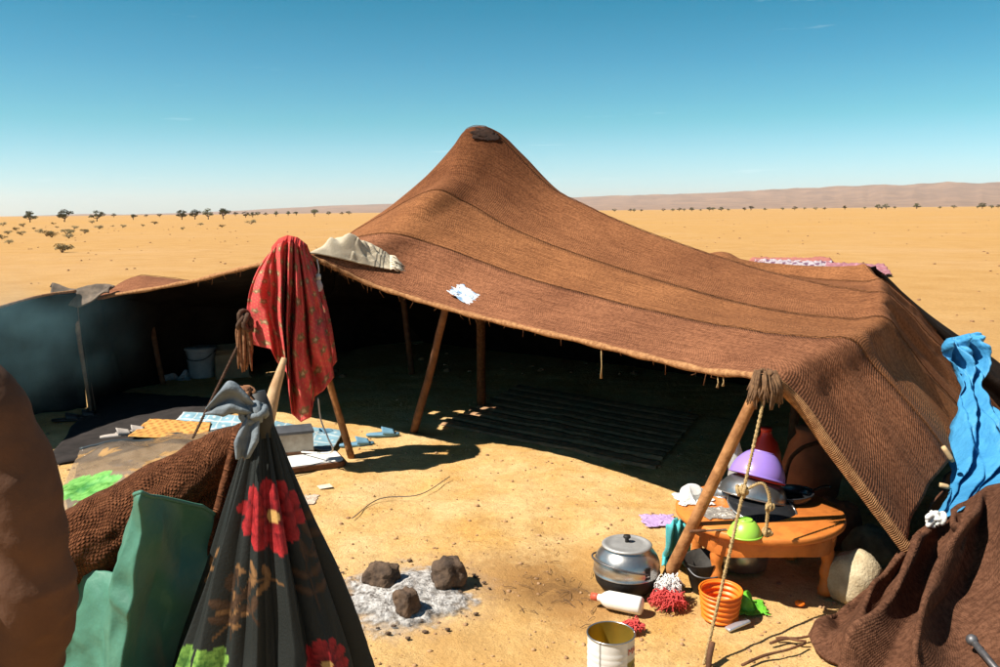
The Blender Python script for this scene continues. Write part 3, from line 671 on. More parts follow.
# poles
def pole(name, a, b, r0, r1, mt, bend=.02, parent=tent, sides=10):
    a = Vector(a); b = Vector(b); pts = []
    L = (b-a).length; side = (b-a).cross(Vector((0, 0, 1)))
    side = side.normalized() if side.length > 1e-3 else Vector((1, 0, 0))
    n = 14; rad = []
    for i in range(n+1):
        f = i/n; pts.append(a.lerp(b, f)+side*(bend*math.sin(PI*f)+.006*nz(f*6, a.x*5, 2))); rad.append((r0+(r1-r0)*f)*(1+.10*nz(f*9, a.y*7, 1)))
    return mk(name, tube(pts, rad, sides), mt, parent, world=True)
PT = P(764, 376, 3.56)
pole('pole', G(659, 590)+Vector((0, 0, -.03)), PT, .030, .024, M['wood'], .008)
pole('pole', G(413, 431)+Vector((0, 0, -.02)), P(446, 304, 5.75), .034, .026, M['wood_dark'], -.01)
pole('pole', G(352, 457)+Vector((0, 0, -.02)), P(292, 248, 5.72), .026, .022, M['wood'], .01)
pole('pole', G(93, 412)+Vector((0, 0, -.02)), P(72, 290, 7.42), .032, .026, mat('pole_grey', (.30, .20, .13), (.16, .10, .07), rough=.85, scale=12, bump=.4), .01)
pole('pole', P(163, 384, 8.6), P(146, 292, 8.5), .028, .024, M['wood_dark'], .01)
pole('pole', (TU(3.66, 2.0, 0).x, TU(3.66, 2.0, 0).y, 0), (Vector(Dn[4][np.argmin(abs(TT-3.05))])+Vector((0, 0, -.05))), .042, .038, M['seam'], 0)
pole('pole', TU(1.0, 2.6, 0), TU(.9, 2.5, 1.15), .035, .03, M['wood_dark'], 0)
pole('pole', TU(5.3, 2.6, 0), TU(5.3, 2.5, .88), .035, .03, M['wood_dark'], 0)
# edge of the right flap: laced double cord
i7 = np.argmin(abs(TT-7.12)); fl = [Vector(p) for p in Dn[0][i7:]]
lc = []
for s in (-1, 1):
    lc.append(tube([p+Vector((.010*s, -.018, .012*s)) for p in fl], .009, 6))
for j in range(len(fl)-1):
    for kk in (.25, .75):
        p = fl[j].lerp(fl[j+1], kk); lc.append(tube([p+Vector((-.018, -.02, -.016)), p+Vector((0, -.032, 0)), p+Vector((.018, -.02, .018))], .004, 4))
mk('laced_edge', join(*lc), M['hem'], tent, world=True)
# rag wrapping at the pole head
random.seed(9); tf = []
for i in range(64):
    a = random.uniform(0, 6.28); d = Vector((math.cos(a)*.04, math.sin(a)*.035-.015, 0)); t0 = PT+d+Vector((0, 0, random.uniform(-.0, .03)))
    tf.append(tube(crom([t0, t0+d*.5+Vector((0, -.01, -.05)), t0+d*.5+Vector((random.uniform(-.02, .02), -.01, -.08-random.random()*.06))], 4), [.006, .0065, .0065, .0065, .006, .006, .005, .004, .002], 5))
mk('rag_tuft', join(*tf), mat('tuft_wool', (.20, .11, .055), (.08, .042, .022), rough=1, scale=40), tent, world=True)
mk('rag_wrap', join(tube(crom([PT+Vector((.035*math.cos(a*1.3), .035*math.sin(a*1.3), -.05+.0045*a)) for a in range(16)], 3), .011, 6)), mat('rag', (.25, .13, .06), (.10, .05, .025), rough=1, scale=40, bump=.6), tent, world=True)
# guy rope from the pole head
gA = PT+Vector((.0, -.03, -.06)); gB = G(704, 664)
pts = [gA.lerp(gB, i/40)+Vector((0, 0, -.012*math.sin(PI*i/40))) for i in range(41)]
def twist(pts, r, turns=60):
    out = []
    for s in range(2):
        q = []; n = len(pts)*4
        for i in range(n):
            f = i/(n-1)*(len(pts)-1); k = min(int(f), len(pts)-2); p = pts[k].lerp(pts[k+1], f-k); a = i/n*turns*2*PI+s*PI
            q.append(p+Vector((math.cos(a), math.sin(a)*.6, math.sin(a)*.4))*r*.55)
        out.append(tube(q, r*.62, 5))
    return join(*out)
mk('guy_rope', twist(pts, .0085, 55), M['rope'], tent, world=True)
kn = pts[15]
def knot(c, r, seed=0, n=5):
    random.seed(seed); gs = []
    for i in range(n):
        ax = Vector((random.gauss(0, 1), random.gauss(0, 1), random.gauss(0, .6))).normalized(); a = ax.orthogonal().normalized(); b = ax.cross(a); o_ = Vector((random.gauss(0, 1), random.gauss(0, 1), random.gauss(0, 1)))*r*.25
        gs.append(tube([Vector(c)+o_+(a*math.cos(k*.6)+b*math.sin(k*.6))*r*.8 for k in range(11)], r*.33, 6))
    return join(*gs)
mk('rope_knot', knot(kn, .024, 2), M['rope'], tent, world=True)
tl = crom([kn, kn+Vector((.07, -.01, .035)), kn+Vector((.10, -.02, -.02)), kn+Vector((.095, -.02, -.10)), kn+Vector((.093, -.02, -.17))], 6)
mk('rope_tail', join(twist(tl, .0075, 14), knot(tl[15], .018, 3, 4), knot(tl[-1], .018, 4, 4)), M['rope'], tent, world=True)
st0 = gB+Vector((.02, .0, 0)); stake = mk('peg', tube([st0+Vector((-.02, -.05, -.06)), st0+Vector((0, 0, .03)), st0+Vector((.018, .03, .075))], [.010, .012, .013], 8), M['wood_dark'], tent, world=True)
# toggles pinning the right hem
for (px, py, Y, dx, dz, L) in ((948, 454, 4.08, .55, -.83, .09), (944, 486, 3.98, .8, -.2, .05), (975, 424, 5.2, -.9, .3, .10)):
    c = P(px, py, Y); d = Vector((dx, -.1, dz)).normalized()
    mk('toggle', tube([c-d*L*.5, c-d*L*.25, c+d*L*.25, c+d*L*.5], [.011, .013, .013, .010], 8), mat('bone_wood', (.62, .44, .24), (.42, .27, .13), rough=.7), tent, world=True)
# rope from the front pole down to the left
ra = P(243, 335, 5.6); rb = P(193, 438, 5.2)
mk('guy_rope', twist([ra.lerp(rb, i/24) for i in range(25)], .010, 26), M['rope_dark'], tent, world=True)
# ------------------------------------------------------------------ printed cloth helpers
def rosette(dx, dy, R, n=9, seed=0.0):
    """returns (inside mask, shade 0..1, centre mask) for a layered flower print"""
    rho = np.hypot(dx, dy); th = np.arctan2(dy, dx)
    ins = np.zeros_like(rho, bool); sh = np.zeros_like(rho)
    for k, f in enumerate((1.0, .74, .48)):
        ph = seed+k*.9; pet = np.abs(np.cos((n-k)*(th+ph)/2)); edge = R*f*(.70+.30*pet**.5)
        m_ = rho < edge; ins |= m_
        loc = .15+.85*(rho/(edge+1e-6))**2.2-.75*(1-pet)**2+.12*np.sin(th*61)
        sh = np.where(m_, np.clip(loc, 0.0, 1), sh)
    return ins, sh, rho < R*.16
def leafmask(dx, dy, ang, L, Wd):
    a = dx*math.cos(ang)+dy*math.sin(ang); b = -dx*math.sin(ang)+dy*math.cos(ang); f = np.clip(a/L, 0, 1)
    return (a > 0) & (a < L) & (np.abs(b) < Wd*np.sin(PI*f)**.8), np.abs(b)/(Wd+1e-6)
def nearest_px(V, px, py):
    q = V-np.array([0, 0, CAMZ]); d = q @ np.array(Fv); X = 500+FPX*(q @ np.array(Rv))/d; Yp = 333.5-FPX*(q @ np.array(Uv))/d
    dd = (X-px)**2+(Yp-py)**2; c = np.argsort(dd)[:12]; return int(c[np.argmin(d[c])])

# ------------------------------------------------------------------ red cloth over the front pole
topc = [(271, 252), (278, 244), (286, 241), (296, 243), (305, 250)]
hem = [(246, 342), (258, 346), (271, 349), (277, 362), (287, 373), (289, 392), (292, 414), (301, 422), (311, 417), (314, 397), (323, 391), (334, 377)]
leftb = lambda v: -14*math.sin(PI*min(1, v*1.05))**1.0
NX, NYv = 150, 110
def polyl(pts, a):
    s = [0]
    for p, q in zip(pts, pts[1:]): s.append(s[-1]+math.hypot(q[0]-p[0], q[1]-p[1]))
    x = a*s[-1]; return np.interp(x, s, [p[0] for p in pts]), np.interp(x, s, [p[1] for p in pts])
A = np.zeros((NYv, NX, 3)); Bk = np.zeros((NYv, NX, 3))
for j in range(NX):
    a = j/(NX-1); tx, ty = polyl(topc, a); hx, hy = polyl(hem, a)
    for i in range(NYv):
        v = i/(NYv-1); bow = -10*(1-a)**1.5*math.sin(PI*v**.8)+4*a*math.sin(PI*v)
        x = tx+(hx-tx)*v+bow; y = ty+(hy-ty)*v**1.05
        aa = a+.05*math.sin(v*3+a*9)+.05*nz(a*3, v*2.5, 1)
        fold = (.085*math.sin(2*PI*aa*5.2+.8*v)+.040*math.sin(2*PI*aa*11+2*v+1))*min(1, v*1.8+.15)
        fold = fold*(1+.8*nz(a*4, v*2, 7))+.05*fbm(a*4.5, v*2.4, 3, 3)
        A[i, j] = P(x, y, 5.62+fold-.10*math.sin(PI*a)*(1-v*.3))
        Bk[i, j] = P(x+3, y-2-14*v, 5.86+fold*.5)
cl = A.reshape(-1, 3); base = np.tile(np.array([.60, .085, .085]), (len(cl), 1))
uu = np.tile(np.linspace(0, 1, NX), NYv); vv = np.repeat(np.linspace(0, 1, NYv), NX)
cells = [(.5*(i % 2)+k, i) for i in range(12) for k in range(9)]
sx, sy = uu*7.5, vv*10.0
rowi = np.floor(sy); fx = (sx+.5*(rowi % 2)) % 1-.5; fy = sy-rowi-.5
rr = np.hypot(fx, fy*1.1); th = np.arctan2(fy, fx)
mot = rr < .25+.06*np.cos(5*th+rowi); ring = mot & (rr > .12)
base[mot] = (.26, .15, .08); base[mot & (rr < .10)] = (.50, .36, .22)
dots = (np.sin(sx*18)*np.sin(sy*16) > .78) & ~mot; base[dots] = (.60, .22, .12)
M['redcloth'] = mat('red_print_cloth', (1, 1, 1), (.78, .74, .72), rough=.9, scale=20, bump=.3, bscale=240, attr=True, spec=.1)
red = empty('red_cloth', G(300, 470), 'red patterned headscarf cloth hanging over the front tent pole', 'cloth')
mk('front_fall', grid(A), M['redcloth'], red, world=True, cols=base, mods=[('solid', .004, 0)])
mk('back_fall', grid(Bk), M['redcloth'], red, world=True, cols=base, mods=[('solid', .004, 0)])
cap = np.zeros((8, NX, 3))
for k in range(8):
    f = k/7; cap[k] = A[0]*(1-f)+Bk[0]*f; cap[k, :, 2] += .03*math.sin(PI*f)
mk('top_fold', grid(cap), M['redcloth'], red, world=True, cols=np.tile(np.array([.56, .06, .05]), (8*NX, 1)), mods=[('solid', .004, 0)])
# brown tassel on the same pole
random.seed(21); ts = []; tb = P(244, 330, 5.58)
for i in range(30):
    d = Vector((random.uniform(-.045, .045), random.uniform(-.03, .03), 0)); L = random.uniform(.10, .28)
    ts.append(tube(crom([tb+d*.5+Vector((0, 0, .06)), tb+d+Vector((0, 0, -.02)), tb+d*1.1+Vector((random.uniform(-.02, .02), 0, -L))], 5), [.010]*10+[.004], 5))
tas = empty('rag_tassel', (tb.x, tb.y, 0), 'bundle of brown woollen rags tied at the red cloth', 'tassel')
mk('strands', join(*ts), mat('brown_rag', (.27, .13, .065), (.11, .05, .025), rough=1, scale=40), tas, world=True)
mk('binding', join(knot(tb+Vector((0, 0, .05)), .05, 8, 7)), M['rope_dark'], tas, world=True)
# hanging bulb
b0 = P(317, 262, 5.8); bulb = empty('light_bulb', (b0.x, b0.y, b0.z-.2), 'small clear light bulb hanging from the tent eave', 'light bulb')
mk('flex', tube(crom([b0+Vector((0, 0, .02)), b0+Vector((.01, 0, -.05)), b0+Vector((.005, 0, -.09))], 4), .005, 6), M['white_cloth'], bulb, world=True)
mk('socket', lathe([(.016, -.12), (.018, -.10), (.016, -.085), (.006, -.08)], 14, tuple(b0+Vector((.005, 0, 0))), True, True), M['white_cloth'], bulb, world=True)
M['glass'] = mat('clear_glass', (.9, .92, .92), (.85, .88, .88), rough=.05, trans=.0, alpha=.35, spec=.9)
mk('glass', lathe([(.004, -.205), (.018, -.20), (.029, -.18), (.030, -.165), (.024, -.145), (.015, -.12)], 18, tuple(b0+Vector((.005, 0, 0))), True, True), M['glass'], bulb, world=True)

# ------------------------------------------------------------------ cloth lying on the tent roof
def roofpatch(corners, n, m_, hfun):
    """corner pixels -> tent (r,t) coords -> patch on the roof, raised by hfun(a,b)"""
    tr = [tent_at(*c)[2] for c in corners]
    A = np.zeros((n, m_, 3))
    for i in range(n):
        for j in range(m_):
            b = i/(n-1); a = j/(m_-1)
            q = (tr[0]*(1-a)+tr[1]*a)*(1-b)+(tr[3]*(1-a)+tr[2]*a)*b
            A[i, j] = tent_rt(q[0], q[1]) ; A[i, j, 2] += hfun(a, b)
    return A
def tent_rt(r, t):
    k = int(np.clip(np.searchsorted(TT, t)-1, 0, len(TT)-2)); f = (t-TT[k])/(TT[k+1]-TT[k])
    S = pchip(rowpos, Dn[:, k:k+2].reshape(len(rowpos), -1), np.array([r])).reshape(2, 3)
    return S[0]*(1-f)+S[1]*f
def hw(a, b):
    ed = min(a, 1-a, b, 1-b)*8; ed = min(1, ed)
    m1 = .085*math.exp(-((a-.42)/.22)**2-((b-.50)/.26)**2)+.05*math.exp(-((a-.12)/.16)**2-((b-.4)/.3)**2)
    cr = .03*fbm(a*4+b*2, b*4, 5, 2)+.02*math.sin((a*2.2+b)*9)**2*(a > .5)
    return .018+(m1+cr)*ed
A = roofpatch([(309, 257), (388, 270), (394, 259), (342, 244)], 44, 70, hw)
wb = empty('cream_blanket', tuple(tent_at(350, 255)[0]), 'cream wool blanket with dark striped fringed end crumpled on the tent roof', 'blanket')
ca = np.tile(np.array([.52, .45, .34]), (44*70, 1)); aa = np.tile(np.linspace(0, 1, 70), 44)
for s0 in (.80, .86, .90): ca[(aa > s0) & (aa < s0+.022)] = (.05, .05, .05)
M['creamattr'] = mat('cream_wool', (1, 1, 1), (.84, .82, .78), rough=.95, scale=14, bump=.5, bscale=180, attr=True, spec=.1)
mk('cloth', grid(A), M['creamattr'], wb, world=True, cols=ca, mods=[('solid', .01, 0)])
random.seed(4); fr = []
for i in range(34):
    f = i/33; k = int(f*43); p = Vector(A[k, -1]); d = (Vector(A[k, -1])-Vector(A[k, -4])).normalized()
    e_ = p+d*random.uniform(.05, .11)+Vector((random.uniform(-.02, .02), random.uniform(-.03, .03), random.uniform(-.005, .02)))
    fr.append(tube([p, p.lerp(e_, .5)+Vector((0, 0, .015)), e_], [.007, .008, .004], 5))
mk('fringe', join(*fr), M['cream'], wb, world=True); bpy.data.objects[col.objects[-1].name]['kind'] = 'stuff'
ROOFBAG = True
# blankets drying beyond the tent
def groundcloth(name, pxs, mt, label, cat, h=.02, n=26, m_=40, cols=None, Yz=0.02, world_pts=None, group=None):
    c = world_pts or [G(*p) for p in pxs]; A = np.zeros((n, m_, 3))
    for i in range(n):
        for j in range(m_):
            b = i/(n-1); a = j/(m_-1); p = (c[0]*(1-a)+c[1]*a)*(1-b)+(c[3]*(1-a)+c[2]*a)*b
            p = p+Vector((.02*nz(p.x*3, p.y*3, 1), .02*nz(p.x*3, p.y*3, 7), 0)); z = max(gh(p.x, p.y), 0)+Yz+h*abs(fbm(p.x*3.5, p.y*3.5, 2, 3)); A[i, j] = (p.x, p.y, z)
    cc = cols(np.tile(np.linspace(0, 1, m_), n), np.repeat(np.linspace(0, 1, n), m_)) if cols else None
    o = mk(name, grid(A), mt, None, world=True, cols=cc, mods=[('solid', .008, 0)]); tag(o, label, cat, group); return o
M['printattr'] = mat('printed_fabric', (1, 1, 1), (.8, .78, .76), rough=.9, scale=6, bump=.2, bscale=80, attr=True, spec=.1)
def pwhite(a, b):
    c = np.tile(np.array([.46, .40, .43]), (len(a), 1)); k = (np.sin(a*44)*np.sin(b*17) > .25); c[k] = (.17, .09, .14); return c
def ppink(a, b):
    c = np.tile(np.array([.36, .15, .18]), (len(a), 1)); k = np.sin(a*40+np.sin(b*20)*2) > .75; c[k] = (.42, .22, .25); return c
groundcloth('rug', [(752, 272), (832, 275), (832, 263), (755, 261)], M['printattr'], 'white and plum patterned rug spread on the sand behind the tent', 'rug', .10, 40, 70, pwhite, .03)
groundcloth('rug', [(822, 278), (892, 277), (884, 267), (826, 265)], M['printattr'], 'plain rose pink rug spread beside the patterned rug behind the tent', 'rug', .10, 30, 40, ppink, .05)
groundcloth('rug', [(748, 263), (834, 264), (830, 259), (752, 259)], M['printattr'], 'narrow dull red rug along the far edge of the patterned rug', 'rug', .08, 20, 40, lambda a, b: np.tile(np.array([.42, .16, .13]), (len(a), 1)), .03)

# ------------------------------------------------------------------ blue plastic strip
sec = [((944, 340), (972, 334), 5.02), ((938, 348), (980, 341), 4.98), ((944, 360), (985, 355), 4.96), ((956, 374), (984, 372), 4.9), ((959, 389), (983, 386), 4.8), ((957, 406), (990, 402), 4.65), ((957, 430), (1000, 420), 4.48), ((955, 455), (1010, 447), 4.3), ((948, 482), (1002, 475), 4.1), ((940, 500), (978, 500), 3.88), ((934, 516), (950, 518), 3.72)]
Lc = crom([P(*a, Y) for a, b, Y in sec], 9); Rc = crom([P(*b, Y) for a, b, Y in sec], 9)
n = len(Lc); A = np.zeros((n, 34, 3))
for i in range(n):
    wd = (Rc[i]-Lc[i]).length
    for j in range(34):
        a = j/33; p = Lc[i].lerp(Rc[i], a); f = i/n
        p = p+Vector((0, -1, .3))*wd*(.22*math.sin(a*2*PI*2.2+i*.09)+.14*math.sin(a*2*PI*4.1-i*.13)+.28*fbm(a*3.2, i*.10, 4, 3))
        p = p+Vector((0, -.02, .01)); A[i, j] = p
M['blue'] = mat('blue_plastic', (.055, .27, .50), (.035, .20, .40), rough=.55, scale=6, bump=.7, bscale=22, bdist=.02, spec=.3)
bs = empty('blue_plastic_sheet', (A[-1, 0, 0], A[-1, 0, 1], 0), 'twisted bright blue plastic sheet tied down the right side of the tent', 'plastic sheet')
mk('sheet', grid(A), M['blue'], bs, world=True, mods=[('solid', .002, 0)])
mk('tie', join(knot(P(937, 517, 3.64), .03, 5, 6), tube(crom([P(937, 517, 3.64), P(931, 515, 3.63), P(926, 519, 3.62)], 4), [.012]*8+[.006], 6), tube(crom([P(937, 517, 3.64), P(931, 522, 3.63), P(927, 527, 3.62)], 4), [.012]*8+[.006], 6)), M['white_cloth'], bs, world=True)

# ------------------------------------------------------------------ brown blanket heaped at the right
NXb, NYb = 84, 84
lump = []
for (p0, p1, r0, r1) in (((1.90, 3.76, .36), (1.60, 3.12, .0), .07, .09), ((2.08, 3.74, .44), (1.84, 2.98, .02), .07, .10), ((2.28, 3.78, .50), (2.12, 2.92, .06), .08, .12), ((2.50, 3.82, .52), (2.42, 2.95, .10), .08, .12), ((2.02, 3.5, .20), (2.5, 3.2, .22), .06, .10)):
    for k in range(15):
        f = k/14; f2 = f**.75; q = [p0[m_]*(1-f)+p1[m_]*f for m_ in range(3)]; q[2] = p0[2]*(1-f2)+p1[2]*f2; q[0] += .035*math.sin(f*7+p0[0]*9); lump.append((tuple(q), r0*(1-f)+r1*f))
tgt = [(0, P(893, 556, 3.58)), (22, P(922, 530, 3.70)), (30, P(937, 522, 3.72)), (48, P(962, 505, 3.76)), (64, P(988, 488, 3.78)), (83, P(1045, 478, 3.9))]
botp = [(0, G(838, 622)), (10, G(806, 640)), (22, G(815, 668)), (40, G(868, 690)), (62, G(940, 716)), (83, G(1040, 720))]
ex = np.arange(NXb); AB = np.zeros((NYb, NXb, 3))
te = np.stack([np.interp(ex, [k for k, _ in tgt], [p[q] for _, p in tgt]) for q in range(3)], 1)
be = np.stack([np.interp(ex, [k for k, _ in botp], [p[q] for _, p in botp]) for q in range(3)], 1)
ridge = [(.06, .10, .050, .055), (.20, .12, .055, .10), (.36, .02, .060, .13), (.52, .10, .055, .11), (.67, -.05, .060, .14), (.84, .06, .060, .12), (.97, 0, .05, .1)]
for i in range(NYb):
    b = i/(NYb-1)
    for j in range(NXb):
        a = j/(NXb-1); bb = b*(1-.10*abs(nz(a*6, 1.5, 3)))
        p = Vector(te[j])*(1-bb)+Vector(be[j])*bb; p.z = te[j, 2]*max(0, 1-bb)**(3.2-1.5*a)+(.02+.05*a)*max(0, math.sin(PI*bb))**.8
        h = 0; lat = 0; env = min(1, b*4)*(1-.45*b)*(.35+.65*min(1, a*3))
        for k, (a0, sl, sg, am) in enumerate(ridge):
            u = (a-(a0+sl*b+.035*math.sin(b*6+k*1.9)+.02*nz(b*4, k, 2)))/(sg*(.8+.7*b)); gk = math.exp(-abs(u)**1.7); h = max(h, 2.1*am*gk); lat += 1.5*am*u*gk
        h = h*env+.030*nz(a*7+b*2, b*7-a*3, 4)+.028*math.sin(b*15+a*5+2*nz(a*3, b*3, 8))*min(1, b*2.5)*(.4+.6*nz(a*4, b*2, 5)**2)
        nr = Vector((-.15, -.62, .77)).lerp(Vector((0, -.1, 1)), b)
        q = p+nr*h+Vector((1, .2, 0))*lat*env*-.75
        edge = min(a*14, (1-b)*16, 1); q.z = max(.016, q.z)*edge+.016*(1-edge); AB[i, j] = q
brl = mk('brown_blanket', grid(AB, flip=True), M['blanket'], None, world=True, mods=[('sub', 1), ('solid', .022, 0)])
tag(brl, 'heavy dark brown woven blanket slumped in folds at the right corner of the tent', 'blanket')
# grey metal bar at the right edge
b0 = P(972, 640, 2.95); b1 = P(992, 664, 2.85)
bar = empty('iron_bar', (b0.x, b0.y, 0), 'grey iron bar with round end on the brown blanket at the right edge', 'bar')
M['iron'] = mat('grey_iron', (.16, .16, .17), (.08, .07, .07), rough=.5, metal=.6, scale=20)
mk('rod', tube([b0, b1, b1+(b1-b0)*2], .013, 10), M['iron'], bar, world=True)
mk('head', xf(ico((0, 0, 0), .022, 2), Matrix.Translation(b0)), M['iron'], bar, world=True)

# ------------------------------------------------------------------ orange table and what stands on it
TC = Vector((1.215, 3.86, 0)); TR_ = .385; TH = .345
M['orange'] = mat('orange_painted_wood', (.60, .185, .034), (.37, .10, .020), rough=.5, scale=9, detail=9, bump=.3, bscale=24, spec=.35, lo=.28, hi=.55)
tb_ = empty('table', TC, 'low round orange painted table under the tent corner', 'table')
mk('tabletop', lathe([(.01, 0), (TR_*.985, 0), (TR_, .006), (TR_, .026), (TR_*.985, .033), (.01, .033)], 72, (0, 0, TH-.033), True, True), M['orange'], tb_)
NA2 = 72; V = []; 
for k in range(NA2):
    a = 2*PI*k/NA2; drop = .065+.030*abs(math.cos(2*(a-PI/4)))**3
    for rr_, z in ((TR_*.90, TH-.034), (TR_*.90, TH-.034-drop), (TR_*.84, TH-.034-drop), (TR_*.84, TH-.034)): V.append((rr_*math.cos(a), rr_*math.sin(a), z))
Fc = []
for k in range(NA2):
    k2 = (k+1) % NA2
    for s in range(4): s2 = (s+1) % 4; Fc.append((k*4+s, k2*4+s, k2*4+s2, k*4+s2))
mk('apron', (V, Fc), M['orange'], tb_, mods=[('bev', .003, 2)])
for a in (-.62, -2.45, .75, 2.4):
    lx, ly = TR_*.83*math.cos(a), TR_*.83*math.sin(a)
    prof = []
    for i in range(13):
        f = i/12; prof.append((.030-.007*math.sin(f*PI*1.0)+.004*math.sin(f*22), f*(TH-.05)))
    mk('leg', lathe([(r_*1.15, z) for r_, z in prof], 4 if False else 16, (lx, ly, .004), True, True), M['orange'], tb_)
ZT = TH+.001
def onT(px, py): g_ = G(px, py, ZT); return g_
# purple bowl upside down, on a red one, on a big shiny basin
M['purple'] = mat('purple_plastic', (.30, .20, .62), (.27, .17, .56), rough=.35, scale=4, spec=.5)
M['green'] = mat('green_plastic', (.33, .60, .07), (.29, .54, .06), rough=.35, scale=4, spec=.5)
M['redpl'] = mat('red_plastic', (.68, .045, .022), (.58, .03, .016), rough=.35, scale=5, spec=.5)
M['steel'] = mat('dull_steel', (.50, .49, .47), (.36, .35, .34), rough=.30, metal=.9, scale=14, bump=.15, bscale=20)
M['soot'] = mat('soot_black', (.022, .019, .017), (.010, .009, .008), rough=.62, scale=12, bump=.3, bscale=40)
M['enamel'] = mat('black_enamel', (.022, .023, .026), (.012, .013, .015), rough=.22, scale=6, spec=.6)
def bowl(name, loc, r, h, mt, label, up=False, tilt=(0, 0, 0), wall=.004, foot=True, group=None, rim=None, cat='bowl', shape=.55):
    """upside-down (up=False) or upright bowl as one lathed shell with foot ring and rim"""
    pr = []
    for i in range(15):
        f = i/14; pr.append((r*(.45+.55*math.sin(f*PI/2)**(shape*1.3)) if i else r*.45, h*f))
    outer = pr; inner = [(max(.002, a-wall), z+wall*(1.0 if z < h*.2 else .4)) for a, z in pr][::-1]
    prof = [(.004, 0)]+outer+[(r+.003, h+.002)]+inner+[(.004, wall)]
    root = empty(name, loc, label, cat, group)
    root.rotation_euler = tilt if up else (tilt[0]+PI, tilt[1], tilt[2])
    o = mk('shell', lathe(prof, 44, (0, 0, 0 if up else -h), False, False), mt, root)
    if foot: mk('foot_ring', lathe([(r*.40, -.006), (r*.43, -.006), (r*.43, .004), (r*.40, .004)], 36, (0, 0, 0 if up else -h), False, False), mt, root)
    mk('rim', tube([Vector((math.cos(k/40*2*PI)*(r+.002), math.sin(k/40*2*PI)*(r+.002), h if up else 0)) for k in range(41)], rim or .004, 6), mt, root)
    return root
bz = onT(762, 517)
big = bowl('basin', (1.205, 3.93, ZT+.035), .158, .095, M['steel'], 'large shiny metal basin tilted upside down on the orange table', False, (math.radians(-10), math.radians(13), 0), shape=.35, cat='basin', rim=.006)
bowl('bowl', (1.245, 3.95, ZT+.122), .115, .058, M['redpl'], 'dark red bowl showing beneath the purple bowl', False, (math.radians(-8), math.radians(15), 0))
bowl('bowl', (1.225, 3.935, ZT+.130), .130, .118, M['purple'], 'purple plastic bowl upside down on top of the pile', False, (math.radians(-14), math.radians(16), 0), shape=.6)
bowl('bowl', (onT(745, 534).x, onT(745, 534).y, ZT), .070, .062, M['green'], 'small lime green plastic bowl upside down at the table front', False, (0, 0, .3), shape=.55)
pan = bowl('pan', (1.40, 3.955, ZT), .105, .045, M['enamel'], 'black shallow pan at the right end of the table', True, (0, math.radians(-4), 0), shape=.25, cat='pan')
mk('handle', tube(crom([(.10, .0, .04), (.16, .02, .05), (.20, .03, .045)], 4), [.007]*9, 8), M['enamel'], pan)
# black lid leaning on the basin
ld = empty('lid', (1.215, 3.81, ZT+.028), 'black rimmed domed lid leaning on the metal basin', 'lid'); ld.rotation_euler = (math.radians(15), math.radians(7), 0)
mk('dome', lathe([(.004, .026), (.05, .024), (.10, .014), (.150, .0), (.158, -.006), (.150, -.004), (.10, .010), (.004, .022)], 48, (0, 0, 0), False, False), M['enamel'], ld)
mk('rim', tube([Vector((math.cos(k/40*2*PI)*.158, math.sin(k/40*2*PI)*.158, -.004)) for k in range(41)], .0045, 6), M['steel'], ld)
# small metal bowl behind the rag, knife, rag and foil bag
bowl('bowl', (onT(728, 497).x, onT(728, 497).y+.05, ZT), .07, .06, M['steel'], 'small steel bowl upside down behind the foil bag', False, (0, 0, 0))
kn_ = empty('knife', onT(716, 531), 'small steel knife lying on the table edge', 'knife', rz=.15)
mk('blade', box((.0, 0, .004), (.10, .016, .002), 0, .0), M['steel'], kn_, smooth=False); mk('handle', box((-.085, 0, .006), (.075, .018, .011), 0, .004), M['wood_dark'], kn_)
def wad(name, c, s, mt, label, cat, seed=0, fr_=2.2, disp=.38, n=34, group=None, flat=True):
    A = np.zeros((n, n+8, 3)); c = Vector(c)
    for i in range(n):
        ph = PI*(i+.001)/(n-.998)
        for j in range(n+8):
            th = 2*PI*j/(n+8); d = Vector((math.sin(ph)*math.cos(th), math.sin(ph)*math.sin(th), math.cos(ph)))
            f1 = fbm(d.x*fr_*.55+seed, d.y*fr_*.55, d.z*fr_*.55-seed, 2); f2 = 1-2*abs(nz(d.x*fr_*1.1-seed, d.y*fr_*1.1+seed, d.z*fr_*.8)); k = 1+disp*.75*f1+disp*.22*(f2-.5)+.03*nz(d.x*6, d.y*6, d.z*6+seed)
            p = Vector((d.x*s[0]*k, d.y*s[1]*k, max(d.z*s[2]*k, -s[2]*.45) if flat else d.z*s[2]*k)); A[i, j] = c+p+Vector((0, 0, s[2]*.45 if flat else 0))
    o = mk(name, grid(A, close=True), mt, None, world=True); tag(o, label, cat, group); return o
